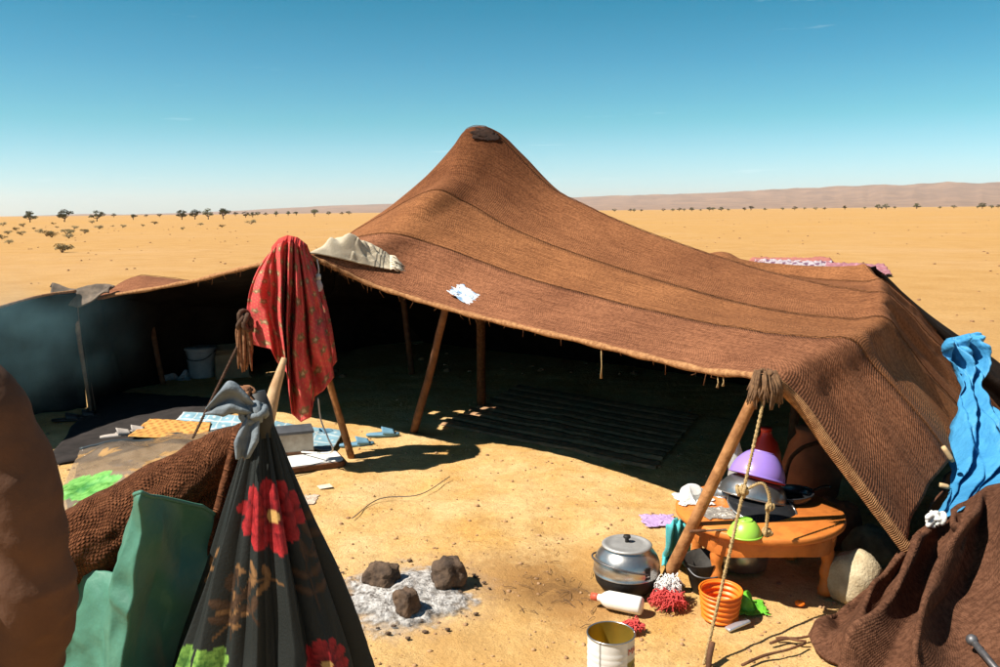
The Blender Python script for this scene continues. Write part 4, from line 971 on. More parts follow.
def crumple(name, c, size, mt, label, cat, seed=0, scale=1.7, core=.4, n=34, hgt=1.0, group=None):
    """a square sheet pushed together until it buckles over a small core"""
    rs = np.random.RandomState(seed); s = size; A0 = np.zeros((n, n, 3)); g_ = np.linspace(-s, s, n)
    A0[:, :, 0], A0[:, :, 1] = np.meshgrid(g_, g_)
    rr = np.hypot(A0[:, :, 0], A0[:, :, 1]); A0[:, :, 2] = hgt*s*(.75-.35*(rr/s)**2)
    for i in range(n):
        for j in range(n): A0[i, j, 2] += s*.32*fbm(i*.17+seed, j*.17, seed*.7, 3); A0[i, j, 0] += s*.05*nz(i*.3, j*.3, seed); A0[i, j, 1] += s*.05*nz(i*.3, j*.3, seed+9)
    sph = [((rs.uniform(-.45, .45)*s, rs.uniform(-.45, .45)*s, s*core*hgt*rs.uniform(.2, 1.0)), s*core*hgt*rs.uniform(.30, .55)) for _ in range(6)]
    Z = pbd(A0, np.zeros((n, n), bool), collider(sph, ground=.003), steps=20, iters=6, bend=.02, fric=.9, damp=.84, restscale=scale, g=-6)
    o = mk(name, grid(Z), mt, None, mods=[('sub', 1), ('solid', .002, 0)]); o.location = c; WL[o.name] = Vector(c); tag(o, label, cat, group); return o
rg = onT(694, 502); crumple('dish_cloth', (rg.x+.005, rg.y+.03, ZT+.002), .078, M['white_cloth'], 'white dish cloth bundled at the left of the orange table', 'cloth', 3, 1.6, 1.1)
M['foil'] = mat('silver_foil_bag', (.60, .55, .48), (.25, .22, .20), rough=.30, metal=.35, scale=16, bump=.6, bscale=24, spec=.6)
rg = onT(726, 515); crumple('foil_bag', (rg.x-.03, rg.y+.02, ZT+.002), .065, M['foil'], 'crumpled silver plastic bag between the white cloth and the basin', 'plastic bag', 6, 1.6, 1.2)
# under and around the table
pt = empty('cooking_pot', (1.17, 3.98, .0), 'round steel cooking pot standing under the orange table', 'pot')
mk('body', lathe([(.09, .004), (.125, .02), (.135, .07), (.125, .13), (.115, .15), (.12, .155)], 44, (0, 0, 0), True, False), M['steel'], pt)
mk('lid', lathe([(.118, .157), (.08, .172), (.02, .18), (.015, .195), (.02, .205), (.004, .21)], 36, (0, 0, 0), False, False), M['steel'], pt)
for s in (-1, 1): mk('handle', tube([(s*.128, -.03, .11), (s*.16, -.02, .11), (s*.16, .02, .11), (s*.128, .03, .11)], .006, 6), M['soot'], pt)
bb = G(706, 590); bk = empty('black_bucket', bb, 'dark rubber bucket standing left of the orange basket', 'bucket'); bk.rotation_euler = (math.radians(4), math.radians(-7), 0)
M['rubber'] = mat('black_rubber', (.045, .040, .034), (.022, .020, .018), rough=.7, scale=12, bump=.4, bscale=30)
mk('shell', lathe([(.055, .0), (.065, .01), (.088, .16), (.092, .165), (.084, .163), (.06, .02), (.002, .015)], 40, (0, 0, 0), True, False), M['rubber'], bk)
mk('handle', tube(crom([(-.09, 0, .15), (-.05, -.085, .12), (.05, -.09, .115), (.09, 0, .15)], 6), .004, 6), M['iron'], bk)
M['lilac'] = mat('lilac_plastic', (.50, .36, .60), (.38, .25, .48), rough=.45, scale=12, bump=.4, bscale=30)
g_ = G(660, 524); crumple('plastic_bag', (g_.x, g_.y+.04, .004), .082, M['lilac'], 'lilac plastic bag crumpled on the sand by the shade edge', 'plastic bag', 9, 1.6, 1.15)
M['turq'] = mat('turquoise_cloth', (.10, .46, .47), (.07, .36, .38), rough=.85, scale=12, bump=.3, bscale=120)
def ribbon(pts, wid, side, amp=.02, waves=2.5, n=18, seed=0.0):
    A = np.zeros((len(pts), n, 3)); side = Vector(side).normalized(); L = len(pts)
    for i, p in enumerate(pts):
        w_ = wid[int(i/(L-1)*(len(wid)-1))] if len(wid) != L else wid[i]
        t = (pts[min(i+1, L-1)]-pts[max(i-1, 0)]).normalized(); nr = t.cross(side).normalized()
        for j in range(n):
            a = j/(n-1)-.5; A[i, j] = p+side*w_*a+nr*amp*(math.sin(a*2*PI*waves+seed+i*.05)+.8*nz(a*4, i*.12, seed))
    return grid(A)
p0_, p1_ = P(679, 526, 3.80), G(676, 564)
o_ = mk('turquoise_cloth', ribbon(crom([p0_+Vector((.03, .05, .005)), p0_, p0_.lerp(p1_, .5)+Vector((0, -.02, 0)), p1_+Vector((0, 0, .05)), p1_+Vector((-.01, -.05, .012))], 10), np.linspace(.09, .15, 41), (1, .15, 0), .018, 3.2, 30, 2), M['turq'], None, world=True, mods=[('solid', .004, 0)])
tag(o_, 'turquoise cloth hanging in folds behind the slanting pole', 'cloth')
# red jug and clear bottle standing behind the table
jp = P(765, 470, 4.42); jg = empty('red_jug', (jp.x, jp.y, 0), 'red plastic tapered jug standing behind the purple bowl', 'jug')
zj = jp.z+.03
mk('body', lathe([(.085, .0), (.095, .02), (.098, .2), (.090, zj-.02), (.078, zj+.06), (.060, zj+.12), (.033, zj+.155), (.026, zj+.185), (.028, zj+.19)], 36, (0, 0, .004), True, True), M['redpl'], jg)
mk('cap', lathe([(.030, zj+.188), (.030, zj+.205), (.004, zj+.207)], 20, (0, 0, 0), True, True), M['redpl'], jg)
cb = P(736, 470, 4.3); bt = empty('clear_bottle', (cb.x, cb.y, 0), 'clear plastic water bottle standing behind the table by the rope', 'bottle')
zb = cb.z
mk('body', lathe([(.036, .004), (.042, .02), (.042, zb-.02), (.038, zb), (.042, zb+.02), (.040, zb+.07), (.020, zb+.13), (.014, zb+.15), (.014, zb+.17)], 26, (0, 0, 0), True, True), M['glass'], bt)
mk('cap', lathe([(.016, zb+.165), (.016, zb+.19), (.004, zb+.192)], 18, (0, 0, 0), True, True), M['white_cloth'], bt)
# round clay coloured drum and hoop in the shade behind
dp = P(812, 458, 4.75); dr = empty('clay_jar', (dp.x, dp.y, 0), 'terracotta jar in the shade under the right flap', 'jar')
mk('body', lathe([(.08, .004), (.15, .12), (.17, .26), (.13, .40), (.09, .46), (.10, .50)], 36, (0, 0, 0), True, True), mat('terracotta', (.30, .10, .045), (.20, .065, .03), rough=.8, scale=8), dr)
hp = P(800, 470, 4.55); ho = mk('bent_stick', tube(crom([(hp.x-.10, hp.y, .02), hp+Vector((-.07, 0, .02)), hp+Vector((0, 0, .12)), hp+Vector((.10, .02, .15))], 8), .012, 7), M['wood_dark'], None, world=True); tag(ho, 'bent dark stick leaning beside the terracotta jar', 'stick')
# sack
sg = G(853, 603); sk = wad('cream_sack', (sg.x+.03, sg.y+.07, .0), (.125, .11, .145), mat('sack_cloth', (.55, .46, .30), (.38, .29, .17), rough=.95, scale=12, bump=.5, bscale=90), 'round cream sack standing on the sand right of the table', 'sack', 17, 1.4, .22)
sg = G(878, 570); wad('grey_green_sack', (sg.x+.02, sg.y+.10, .0), (.14, .10, .12), mat('olive_cloth', (.16, .15, .10), (.08, .075, .05), rough=.95, scale=12, bump=.4), 'small olive cloth bundle behind the cream sack', 'bundle', 23, 1.8, .35)
sg = G(845, 560); wad('orange_bundle', (sg.x+.02, sg.y+.22, .0), (.15, .12, .16), mat('rust_cloth', (.26, .09, .04), (.14, .05, .025), rough=.95, scale=12, bump=.4), 'rust brown cloth bundle in the shade right of the table', 'bundle', 29, 1.8, .35)
sg = G(868, 607); wad('yellow_rag', (sg.x, sg.y, .0), (.035, .03, .035), mat('yellow_plastic', (.62, .42, .04), rough=.5), 'small yellow plastic scrap beside the cream sack', 'scrap', 31, 2.2, .4, 20)
bp_, bn_, _x = tent_at(468, 296)
bagm = mat('bag_print', (.60, .64, .68), (.14, .26, .42), rough=.35, scale=14, bump=.6, bscale=18, bdist=.03, lo=.38, hi=.5)
o_ = crumple('plastic_bag', (0, 0, 0), .085, bagm, 'crumpled white and blue plastic bag lying on the front edge of the tent roof', 'plastic bag', 71, 1.7, .35, 34, .5); o_.scale = (1.9, .8, 1)
o_.location = bp_+bn_*.002; o_.rotation_euler = (math.radians(14), math.radians(22), math.radians(-43))
# ------------------------------------------------------------------ things on the sand in front
kb = G(627, 592); KR = .132
kt = empty('kettle_pot', (kb.x, kb.y+.02, .0), 'round shiny steel pot with sooty base and flat lid on the sand', 'pot')
mk('sooty_base', lathe([(.06, .004), (.10, .012), (.126, .045), (.134, .075), (.1345, .082)], 56, (0, 0, 0), True, False), M['soot'], kt)
mk('body', lathe([(.1345, .082), (.138, .084), (.1375, .088), (.134, .091), (.1365, .105), (.134, .128), (.124, .152), (.108, .173), (.096, .183), (.095, .190)], 56, (0, 0, 0), False, False), M['steel'], kt)
M['alu'] = mat('brushed_aluminium', (.50, .49, .47), (.38, .37, .36), rough=.5, metal=.55, scale=14)
kl = mk('lid', lathe([(.096, .188), (.102, .189), (.103, .194), (.097, .198), (.086, .199), (.082, .195), (.06, .199), (.02, .202), (.004, .202)], 56, (0, 0, 0), False, True), M['alu'], kt)
mk('knob', lathe([(.008, .200), (.008, .215), (.016, .222), (.014, .230), (.004, .232)], 20, (0, 0, 0), False, True), M['soot'], kl)
for s in (-1, 1):
    a = math.radians(-60 if s < 0 else 120); mk('lug', xf(box((0, 0, 0), (.03, .012, .05), 0, .004), Matrix.Translation((math.cos(a)*.130, math.sin(a)*.130, .115)) @ Matrix.Rotation(a+PI/2, 4, 'Z')), M['soot'], kt)
a = math.radians(-60); d_ = Vector((math.cos(a), math.sin(a), 0)); s_ = Vector((-d_.y, d_.x, 0))
mk('handle', tube([d_*.136*math.cos(k/24*PI)+s_*(-.145)*math.sin(k/24*PI)+Vector((0, 0, .115+.035*math.sin(k/24*PI))) for k in range(25)], .004, 7), M['iron'], kt)

kt.scale = (1.12, 1.12, 1.16)
# white bottle on its side
b0 = G(592, 605); b1 = G(650, 617)
ax = (b1-b0); Lb = ax.length; ax.normalize(); rb_ = .040
bo = empty('white_bottle', ((b0+b1)/2), 'white plastic bottle with red cap lying on its side', 'bottle')
Mb = Matrix.Translation(Vector((0, 0, rb_+.002))-ax*Lb*.42) @ ax.to_track_quat('Z', 'Y').to_matrix().to_4x4()
M['whitepl'] = mat('white_plastic', (.78, .76, .70), (.70, .67, .60), rough=.4, scale=6, spec=.4)
mk('body', xf(lathe([(.014, -.002), (.016, .02), (.030, .036), (.039, .055), (.040, .16), (.0395, .20), (.036, .208), (.004, .21)], 32, (0, 0, 0), True, True), Mb), M['whitepl'], bo)
mk('cap', xf(lathe([(.004, -.024), (.0165, -.024), (.0175, .004), (.016, .006)], 20, (0, 0, 0), True, True), Mb), mat('faded_red_cap', (.55, .10, .05), rough=.5), bo)

# tin can
cg = G(611, 697); CR_ = .086; CH = .225
ct = G(611, 632, CH)
can = empty('tin_can', (ct.x, ct.y, 0), 'tall opened tin can with white label and golden inside', 'tin can')
M['gold'] = mat('gold_lacquer', (.50, .34, .055), (.40, .26, .04), rough=.30, metal=.75, scale=5)
M['canlabel'] = mat('can_label', (.72, .70, .66), (.60, .58, .55), rough=.5, scale=10, attr=True)
sg_ = 96; prof = []
for i in range(30):
    f = i/29; prof.append((CR_+(.0012*math.sin(f*60) if .15 < f < .85 else 0), .006+f*(CH-.012)))
gcan = lathe(prof, sg_, (0, 0, 0), False, False); V = np.array([tuple(v) for v in gcan[0]])
ang = np.arctan2(V[:, 1], V[:, 0]); cc = np.ones((len(V), 3))
rel = (ang+PI/2+PI) % (2*PI)-PI     # 0 faces the camera side
k = (rel > .62) & (rel < 1.7); cc[k] = (.30, .26, .05); cc[k & (V[:, 2] > .145)] = (.85, .82, .74)
cc[(rel > .66) & (rel < 1.6) & (V[:, 2] > .07) & (V[:, 2] < .125) & (np.sin(rel*14)*np.sin(V[:, 2]*160) > -.1)] = (.10, .09, .03)
cc[(rel > -.62) & (rel < -.58)] = (.2, .2, .2)
mk('label', gcan, M['canlabel'], can, cols=cc)
mk('inside', lathe([(.004, .008), (CR_-.003, .008), (CR_-.003, CH-.003)], 64, (0, 0, 0), False, False), M['gold'], can)
for z in (.004, CH-.004): mk('rim', tube([Vector((math.cos(k/64*2*PI)*(CR_+.0005), math.sin(k/64*2*PI)*(CR_+.0005), z)) for k in range(65)], .0035, 8), M['steel'], can)
mk('base', lathe([(.004, .004), (CR_-.001, .004), (CR_-.001, .007)], 64, (0, 0, 0), True, False), M['steel'], can)
# red capitals printed on the label
fc = bpy.data.curves.new('lettering', 'FONT'); fc.body = 'MA'; fc.size = .034; fc.extrude = .0002
fo = bpy.data.objects.new('lettering_tmp', fc); col.objects.link(fo); bpy.context.view_layer.update()
dg = bpy.context.evaluated_depsgraph_get(); tm = bpy.data.meshes.new_from_object(fo.evaluated_get(dg)); bpy.data.objects.remove(fo)
V2 = []
for v in tm.vertices:
    an = -PI/2+.63+v.co.x/CR_; V2.append(((CR_+.0022+v.co.z)*math.cos(an), (CR_+.0022+v.co.z)*math.sin(an), .170+v.co.y))
mk('lettering', (V2, [tuple(p.vertices) for p in tm.polygons]), mat('red_print', (.55, .02, .02), rough=.5), can, smooth=False)
bpy.data.meshes.remove(tm)

# yarn tassel pieces
def yarn(name, c, rad, n, mt, label, seed, parent=None, h=.05, up=0.0, thick=.0035, cat='yarn', loops=False):
    random.seed(seed); gs = []
    for i in range(n):
        a = random.uniform(0, 6.28); r1 = rad*random.uniform(.2, 1.05); p0 = Vector((random.gauss(0, .15), random.gauss(0, .15), 0))*rad+Vector((0, 0, h*random.uniform(.3, .9)))
        e_ = Vector((math.cos(a)*r1, math.sin(a)*r1*.8, random.uniform(0.0, .5)*h+up*random.random()))
        m1 = (p0+e_)*.5+Vector((random.gauss(0, .2)*rad, random.gauss(0, .2)*rad, h*random.uniform(.2, .9)))
        gs.append(tube([Vector(c)+q for q in crom([p0, m1, e_+Vector((0, 0, .004))], 4)], [thick]*8+[thick*.6], 4, False))
    o = mk(name, join(*gs), mt, parent, world=True)
    if parent is None: tag(o, label, cat)
    else: o['kind'] = 'stuff'
    return o
M['redyarn'] = mat('red_yarn', (.62, .085, .075), (.50, .05, .05), rough=.95, scale=30)
M['whiteyarn'] = mat('white_yarn', (.82, .80, .78), (.7, .68, .66), rough=.95, scale=30)
yg = G(668, 608); yr = empty('yarn_tassel', yg, 'large tassel of white and coral red yarn lying by the slanting pole', 'tassel')
yarn('red_strands', yg, .090, 420, M['redyarn'], '', 3, yr, .055, .02, thick=.0022)
yarn('white_strands', yg+Vector((.015, .055, .015)), .068, 260, M['whiteyarn'], '', 4, yr, .07, .05, thick=.0020)
yg = G(632, 630); ys_ = empty('yarn_skein', yg, 'small tangled skein of red yarn between bottle and tin can', 'yarn')
yarn('strands', yg, .055, 170, M['redyarn'], '', 6, ys_, .03, thick=.0028)

# orange collapsible basket
og = G(722, 622); OB = empty('orange_basket', (og.x, og.y+.04, .0), 'round ribbed orange plastic basket open at the top', 'basket')
M['orangepl'] = mat('orange_plastic', (.85, .20, .015), (.78, .16, .012), rough=.4, scale=4, spec=.4)
prof = []
for i in range(49):
    f = i/48; prof.append((.074+.014*f+.0045*math.sin(f*2*PI*5), .004+.125*f))
inn = [(r_-.004, z+.001) for r_, z in prof][::-1]
mk('shell', lathe(prof+[(.09, .131)]+inn+[(.002, .008)], 56, (0, 0, 0), True, False), M['orangepl'], OB)
mk('rim', tube([Vector((math.cos(k/56*2*PI)*.0895, math.sin(k/56*2*PI)*.0895, .131)) for k in range(57)], .0045, 7), M['orangepl'], OB)
OB.rotation_euler = (math.radians(3), 0, 0)
gg = G(752, 612); crumple('green_bag', (gg.x, gg.y+.03, .004), .062, mat('green_film', (.16, .50, .04), (.09, .36, .03), rough=.4, scale=14, bump=.5, bscale=30), 'bright green plastic bag crumpled behind the orange basket', 'plastic bag', 41, 1.6, 1.4)
pg_ = G(738, 627); pk = empty('foil_packet', pg_, 'flat silver foil packet on the sand before the orange basket', 'packet', rz=.42)
mk('pouch', xf(box((0, 0, .010), (.115, .035, .014), 0, .006), Matrix.Rotation(math.radians(-9), 4, 'Y')), mat('foil', (.62, .66, .72), (.5, .54, .6), rough=.3, metal=.7, bump=.3, bscale=60), pk)
og2 = G(800, 605); wad('orange_peel', (og2.x, og2.y, .002), (.024, .018, .012), M['orangepl'], 'small orange scrap on the sand at the table leg', 'scrap', 44, 2, .4, 16)

# fireplace: three stones in ash
def ashh(x, y):
    d = math.hypot(x/.36, y/.34); return max(0, 1-d*d)
ac = G(402, 594); n = 170; cA = []; aA = []
for i in range(n):
    rw = []
    for j in range(n):
        x = (j/(n-1)-.5)*.95; y = (i/(n-1)-.5)*1.0; d = math.hypot(x/.34, y/.37)+.35*fbm(x*5, y*5, 2, 4)
        wx, wy = ac.x+x, ac.y+y; h = max(0, 1-d)
        rw.append((wx, wy, gh(wx, wy)+.004+.026*h**.8+.006*fbm(wx*26, wy*26, 3, 3)*min(1, h*3))); aA.append(max(0, min(1, h*2.6+.55*fbm(wx*30, wy*30, 6, 3)-.15)) if h > 0 else 0)
    cA.append(rw)
M['ash'] = mat('wood_ash', (.47, .45, .43), (.15, .13, .115), rough=1, scale=26, detail=9, bump=1.0, bscale=55, bdist=.02, lo=.38, hi=.56)
ta = M['ash'].node_tree; na = ta.nodes.new('ShaderNodeAttribute'); na.attribute_name = 'Col'; ta.links.new(na.outputs['Alpha'], ta.nodes['Principled BSDF'].inputs['Alpha'])
ash = mk('ash', grid(cA), M['ash'], None, world=True, cols=np.ones((n*n, 3))); tag(ash, 'patch of pale grey wood ash between the three hearth stones', 'ash', kind='stuff')
bf = np.ones((n*n, 4)); bf[:, 3] = aA; ash.data.color_attributes['Col'].data.foreach_set('color', bf.ravel())
random.seed(77); sp = []
chs = []
for i in range(70):
    an = random.random()*6.3; r_ = random.random()**.6*.42; x, y = ac.x+math.cos(an)*r_, ac.y+math.sin(an)*r_; s = random.uniform(.004, .012)
    chs.append(ico((x, y, gh(x, y)+.006+s*.4), s, 1, .3, 3, (1.5, .9, .7), i*1.3))
o = mk('charcoal', join(*chs), M['char'], None, world=True); tag(o, 'bits of charcoal scattered in and round the ash', 'charcoal', kind='stuff')
def stone(c, s, seed, label, rz=0.0):
    bm = bmesh.new(); bmesh.ops.create_icosphere(bm, subdivisions=4, radius=1); V = []
    for v in bm.verts:
        d = v.co.normalized(); pw = 3.2; q = (abs(d.x)**pw+abs(d.y)**pw+abs(d.z)**pw)**(-1/pw)
        k = q*(1+  .24*fbm(d.x*1.5+seed, d.y*1.3, d.z*1.3, 4)+.05*fbm(d.x*5+seed, d.y*5, d.z*5, 3)); x, y, z = d.x*s[0]*k, d.y*s[1]*k, d.z*s[2]*k
        V.append((c.x+x*math.cos(rz)-y*math.sin(rz), c.y+x*math.sin(rz)+y*math.cos(rz), c.z+z+s[2]*.9))
    Fs = [[v.index for v in f.verts] for f in bm.faces]; bm.free()
    o = mk('hearth_stone', (V, Fs), M['char'], None, world=True); tag(o, label, 'stone', 'blackened hearth stones')
c_ = G(448, 590); stone(Vector((c_.x, c_.y+.05, 0)), (.072, .068, .070), 1.3, 'blackened hearth stone at the right of the ash, largest and blockiest', .4)
c_ = G(380, 590); stone(Vector((c_.x, c_.y+.06, 0)), (.078, .062, .052), 5.1, 'broad rough blackened hearth stone at the back left of the ash', -.3)
c_ = G(406, 618); stone(Vector((c_.x, c_.y+.045, 0)), (.052, .050, .058), 9.4, 'smallest brown hearth stone at the front of the ash', .9)
# twigs and straw
random.seed(31); tw = []
for i in range(46):
    g_ = G(random.gauss(560, 32), random.gauss(590, 16)); a = random.random()*6.3; L = random.uniform(.02, .08)
    p = Vector((g_.x, g_.y, gh(g_.x, g_.y)+.004)); d = Vector((math.cos(a), math.sin(a), 0))*L
    tw.append(tube([p-d*.5, p+Vector((0, 0, .008)), p+d*.5+Vector((0, 0, .003))], .0013, 4, False))
o = mk('twigs', join(*tw), mat('dry_twig', (.17, .095, .05), (.08, .045, .025), rough=1, scale=20), None, world=True); tag(o, 'scatter of thin dry twigs on stained sand', 'twigs', kind='stuff')
for i, (a_, b_, lb) in enumerate((((742, 668), (805, 648), 'long thin dark stick on the sand by the brown blanket'), ((776, 641), (806, 646), 'short thin stick above the long one by the brown blanket'), ((770, 646), (812, 640), 'thin twig crossing the short stick by the blanket'))):
    p = G(*a_)+Vector((0, 0, .012)); q = G(*b_)+Vector((0, 0, .02))
    o = mk('stick', tube(crom([p, p.lerp(q, .35)+Vector((0, .012, 0)), p.lerp(q, .7)+Vector((0, -.008, .004)), q], 4), [.006]*6+[.005]*7, 6), M['wood_dark'], None, world=True); tag(o, lb, 'stick', 'sticks by the brown blanket')
# litter near the hearth
g_ = G(303, 500); crumple('rag', (g_.x, g_.y, .0), .075, mat('dirty_rag', (.62, .52, .42), (.36, .25, .18), rough=.95, scale=14, bump=.4), 'dirty cream rag on the sand near the white board', 'rag', 51, 1.6, .25, 34, .5)
g_ = G(325, 487); pp = mk('paper_scrap', xf(box((0, 0, .004), (.085, .075, .003), .5, 0), Matrix.Translation(g_)), M['cream'], None, world=True, smooth=False); tag(pp, 'small square of card lying on the sand beside the dirty rag', 'card')
wr = mk('wire', tube(crom([G(352, 520)+Vector((0, 0, .01)), G(380, 500)+Vector((0, 0, .008)), G(420, 496)+Vector((0, 0, .01)), G(450, 478)+Vector((0, 0, .01))], 8), .003, 5), M['iron'], None, world=True); tag(wr, 'thin dark wire trailing over the sand towards the shade', 'wire')
# ------------------------------------------------------------------ mats, rugs and belongings in the tent
M['straw'] = mat('dark_reed', (.27, .135, .065), (.14, .070, .036), rough=.9, scale=18, bump=.4)
M['straw2'] = mat('pale_reed', (.50, .29, .15), (.28, .16, .085), rough=.9, scale=18, bump=.4)
m0, m1, m2, m3 = G(440, 425), G(655, 470), G(700, 415), G(520, 385)
mt_ = empty('reed_mat', (m0+m1+m2+m3)/4, 'dark striped reed mat spread on the floor in the tent', 'mat')
NS = 16
for i in range(NS):
    f0 = i/NS; f1 = (i+.86)/NS
    a, b, c, d = m0.lerp(m3, f0), m1.lerp(m2, f0), m1.lerp(m2, f1), m0.lerp(m3, f1)
    A = np.zeros((6, 34, 3))
    for k in range(6):
        for j in range(34):
            u = j/33; v = k/5; p = (a*(1-u)+b*u)*(1-v)+(d*(1-u)+c*u)*v; A[k, j] = (p.x, p.y, max(gh(p.x, p.y), -.004)+.006+.012*math.sin(PI*v)+.006*nz(p.x*2, p.y*2, 3))
    mk('strip', grid(A), M['straw'] if i % 2 else M['straw2'], mt_, world=True)
def pblue(a, b):
    c = np.tile(np.array([.24, .42, .52]), (len(a), 1)); k = (np.abs(((a*6) % 1)-.5)+np.abs(((b*3) % 1)-.5) < .16) | ((a*6) % 1 < .08) | ((b*3) % 1 < .08); c[k] = (.60, .66, .66); return c
def porange(a, b):
    c = np.tile(np.array([.60, .34, .10]), (len(a), 1)); k = np.sin(a*50)*np.sin(b*24) > .2; c[k] = (.45, .20, .06); return c
groundcloth('rug', [(160, 440), (262, 447), (262, 420), (184, 415)], M['printattr'], 'pale blue rug with white lattice pattern in the sunny tent entrance', 'rug', .02, 40, 80, pblue, .026)
groundcloth('rug', [(128, 442), (205, 445), (212, 428), (150, 424)], M['printattr'], 'orange and ochre patterned rug beside the pale blue rug', 'rug', .02, 30, 60, porange, .040)
groundcloth('rug', [(262, 446), (330, 455), (345, 436), (275, 425)], M['printattr'], 'faded blue rug behind the wooden chest', 'rug', .02, 30, 60, lambda a, b: pblue(a, b)*.8, .026)
groundcloth('rug', [(40, 470), (150, 446), (262, 402), (100, 392)], mat('dark_floor_rug', (.035, .028, .026), (.018, .015, .014), rough=1, scale=8), 'dark floor cloth at the left of the tent, widened to stand in for shade', 'rug', .015, 30, 40, None, .006)  # floor cloth reaches further back, its dark colour standing in for shade
# wooden chest on a white board
cb_ = G(318, 471); bd = empty('white_board', cb_, 'flat white board with dark edge and rounded corner on the sand', 'board')
def rrect(w_, d_, r_, n_=6):
    out = []
    for cx_, cy_, a0 in ((w_-r_, d_-r_, 0), (-w_+r_, d_-r_, 90), (-w_+r_, -d_+r_, 180), (w_-r_, -d_+r_, 270)):
        for k in range(n_+1):
            a = math.radians(a0+90*k/n_); out.append((cx_+r_*math.cos(a), cy_+r_*math.sin(a)))
    return out
def slab(w_, d_, r_, z0, z1):
    o_ = rrect(w_, d_, r_); n_ = len(o_); V = [(x, y, z0) for x, y in o_]+[(x, y, z1) for x, y in o_]
    return V, [tuple(range(n_))[::-1], tuple(range(n_, 2*n_))]+[(i, (i+1) % n_, n_+(i+1) % n_, n_+i) for i in range(n_)]
bc = G(304, 466); bd.location = bc; bd.rotation_euler = (0, 0, math.radians(24)); WL[bd.name] = bc
mk('edge', slab(.27, .15, .05, .004, .040), M['wood_dark'], bd, smooth=False, mods=[('bev', .004, 2)])
mk('top', slab(.255, .135, .045, .040, .046), M['white_cloth'], bd, smooth=False)
chc = G(284, 455, .05); ch = empty('wooden_chest', (chc.x, chc.y+.09, .047), 'small pale wooden chest with dark slate lid on the white board', 'chest', rz=math.radians(18))
M['palewood'] = mat('weathered_board', (.46, .40, .32), (.30, .25, .19), rough=.85, scale=9, bump=.3, bscale=30)
mk('box', box((0, 0, .075), (.36, .20, .15), 0, .006), M['palewood'], ch, smooth=False)
mk('lid', box((0, 0, .160), (.375, .215, .022), 0, .005), mat('slate', (.085, .090, .10), (.05, .053, .06), rough=.5, scale=12), ch, smooth=False)
mk('skirting', box((0, -.103, .012), (.35, .006, .02), 0, .002), M['wood_dark'], ch, smooth=False)
# white flex beside the front pole
fx = mk('cord', tube(crom([P(318, 398, 5.75), P(321, 420, 5.7), P(328, 438, 5.6), P(331, 452, 5.6), G(300, 452, .06)], 10), .006, 6), M['white_cloth'], None, world=True); tag(fx, 'white cord hanging beside the front pole to the chest', 'cord')
# slippers
def slipper(px, py, rz, label, mt, group, sc=1.0, strap=True):
    g_ = G(px, py); r_ = empty('slipper', (g_.x, g_.y, .004), label, 'slipper', group, rz=rz)
    out = []; n_ = 28
    for k in range(n_):
        t = 2*PI*k/n_; x = .130*math.cos(t); wv = .046*(1+.16*math.cos(t)) if math.cos(t) > 0 else .040*(1-.05*math.cos(t)); out.append((x*sc, wv*math.sin(t)*sc))
    V = [(x, y, 0) for x, y in out]+[(x*1.02, y*1.02, .010) for x, y in out]+[(x, y, .020*sc) for x, y in out]
    Fs = [tuple(range(n_))[::-1], tuple(range(2*n_, 3*n_))]+[(l*n_+i, l*n_+(i+1) % n_, (l+1)*n_+(i+1) % n_, (l+1)*n_+i) for l in range(2) for i in range(n_)]
    mk('sole', (V, Fs), mt, r_)
    A = np.zeros((9, 14, 3))
    for i in range(9):
        x = (.0+.095*i/8)*sc
        for j in range(14):
            t = PI*j/13; A[i, j] = (x-.012*math.sin(t), .051*sc*math.cos(t)*(1-.10*(i/8)**2), .018+(.052-.026*i/8)*sc*abs(math.sin(t))**.8)
    mk('upper', grid(A), mt, r_, mods=[('solid', .005, 0)])
M['slip'] = mat('blue_rubber', (.16, .33, .45), (.10, .22, .32), rough=.6, scale=14)
M['slipd'] = mat('black_leather', (.03, .028, .028), (.02, .018, .018), rough=.4, scale=14)
M['slipw'] = mat('pale_sole', (.52, .47, .42), (.35, .3, .27), rough=.6, scale=14)
slipper(383, 436, .12, 'pale blue slipper at the shade edge, nearest the dark pole', M['slip'], 'blue slippers')
slipper(357, 446, .25, 'pale blue slipper beside the front pole foot', M['slip'], 'blue slippers')
slipper(322, 437, .6, 'pale blue slipper just behind the front pole', M['slip'], 'blue slippers')
slipper(118, 437, .5, 'pale sandal with dark strap on the dark floor cloth, left one', M['slipw'], 'pale sandals')
slipper(133, 434, .35, 'pale sandal with dark strap touching the ochre rug', M['slipw'], 'pale sandals')
slipper(68, 421, .2, 'black shoe at the foot of the grey pole, left one', M['slipd'], 'black shoes')
slipper(84, 418, .3, 'black shoe against the foot of the grey pole', M['slipd'], 'black shoes')
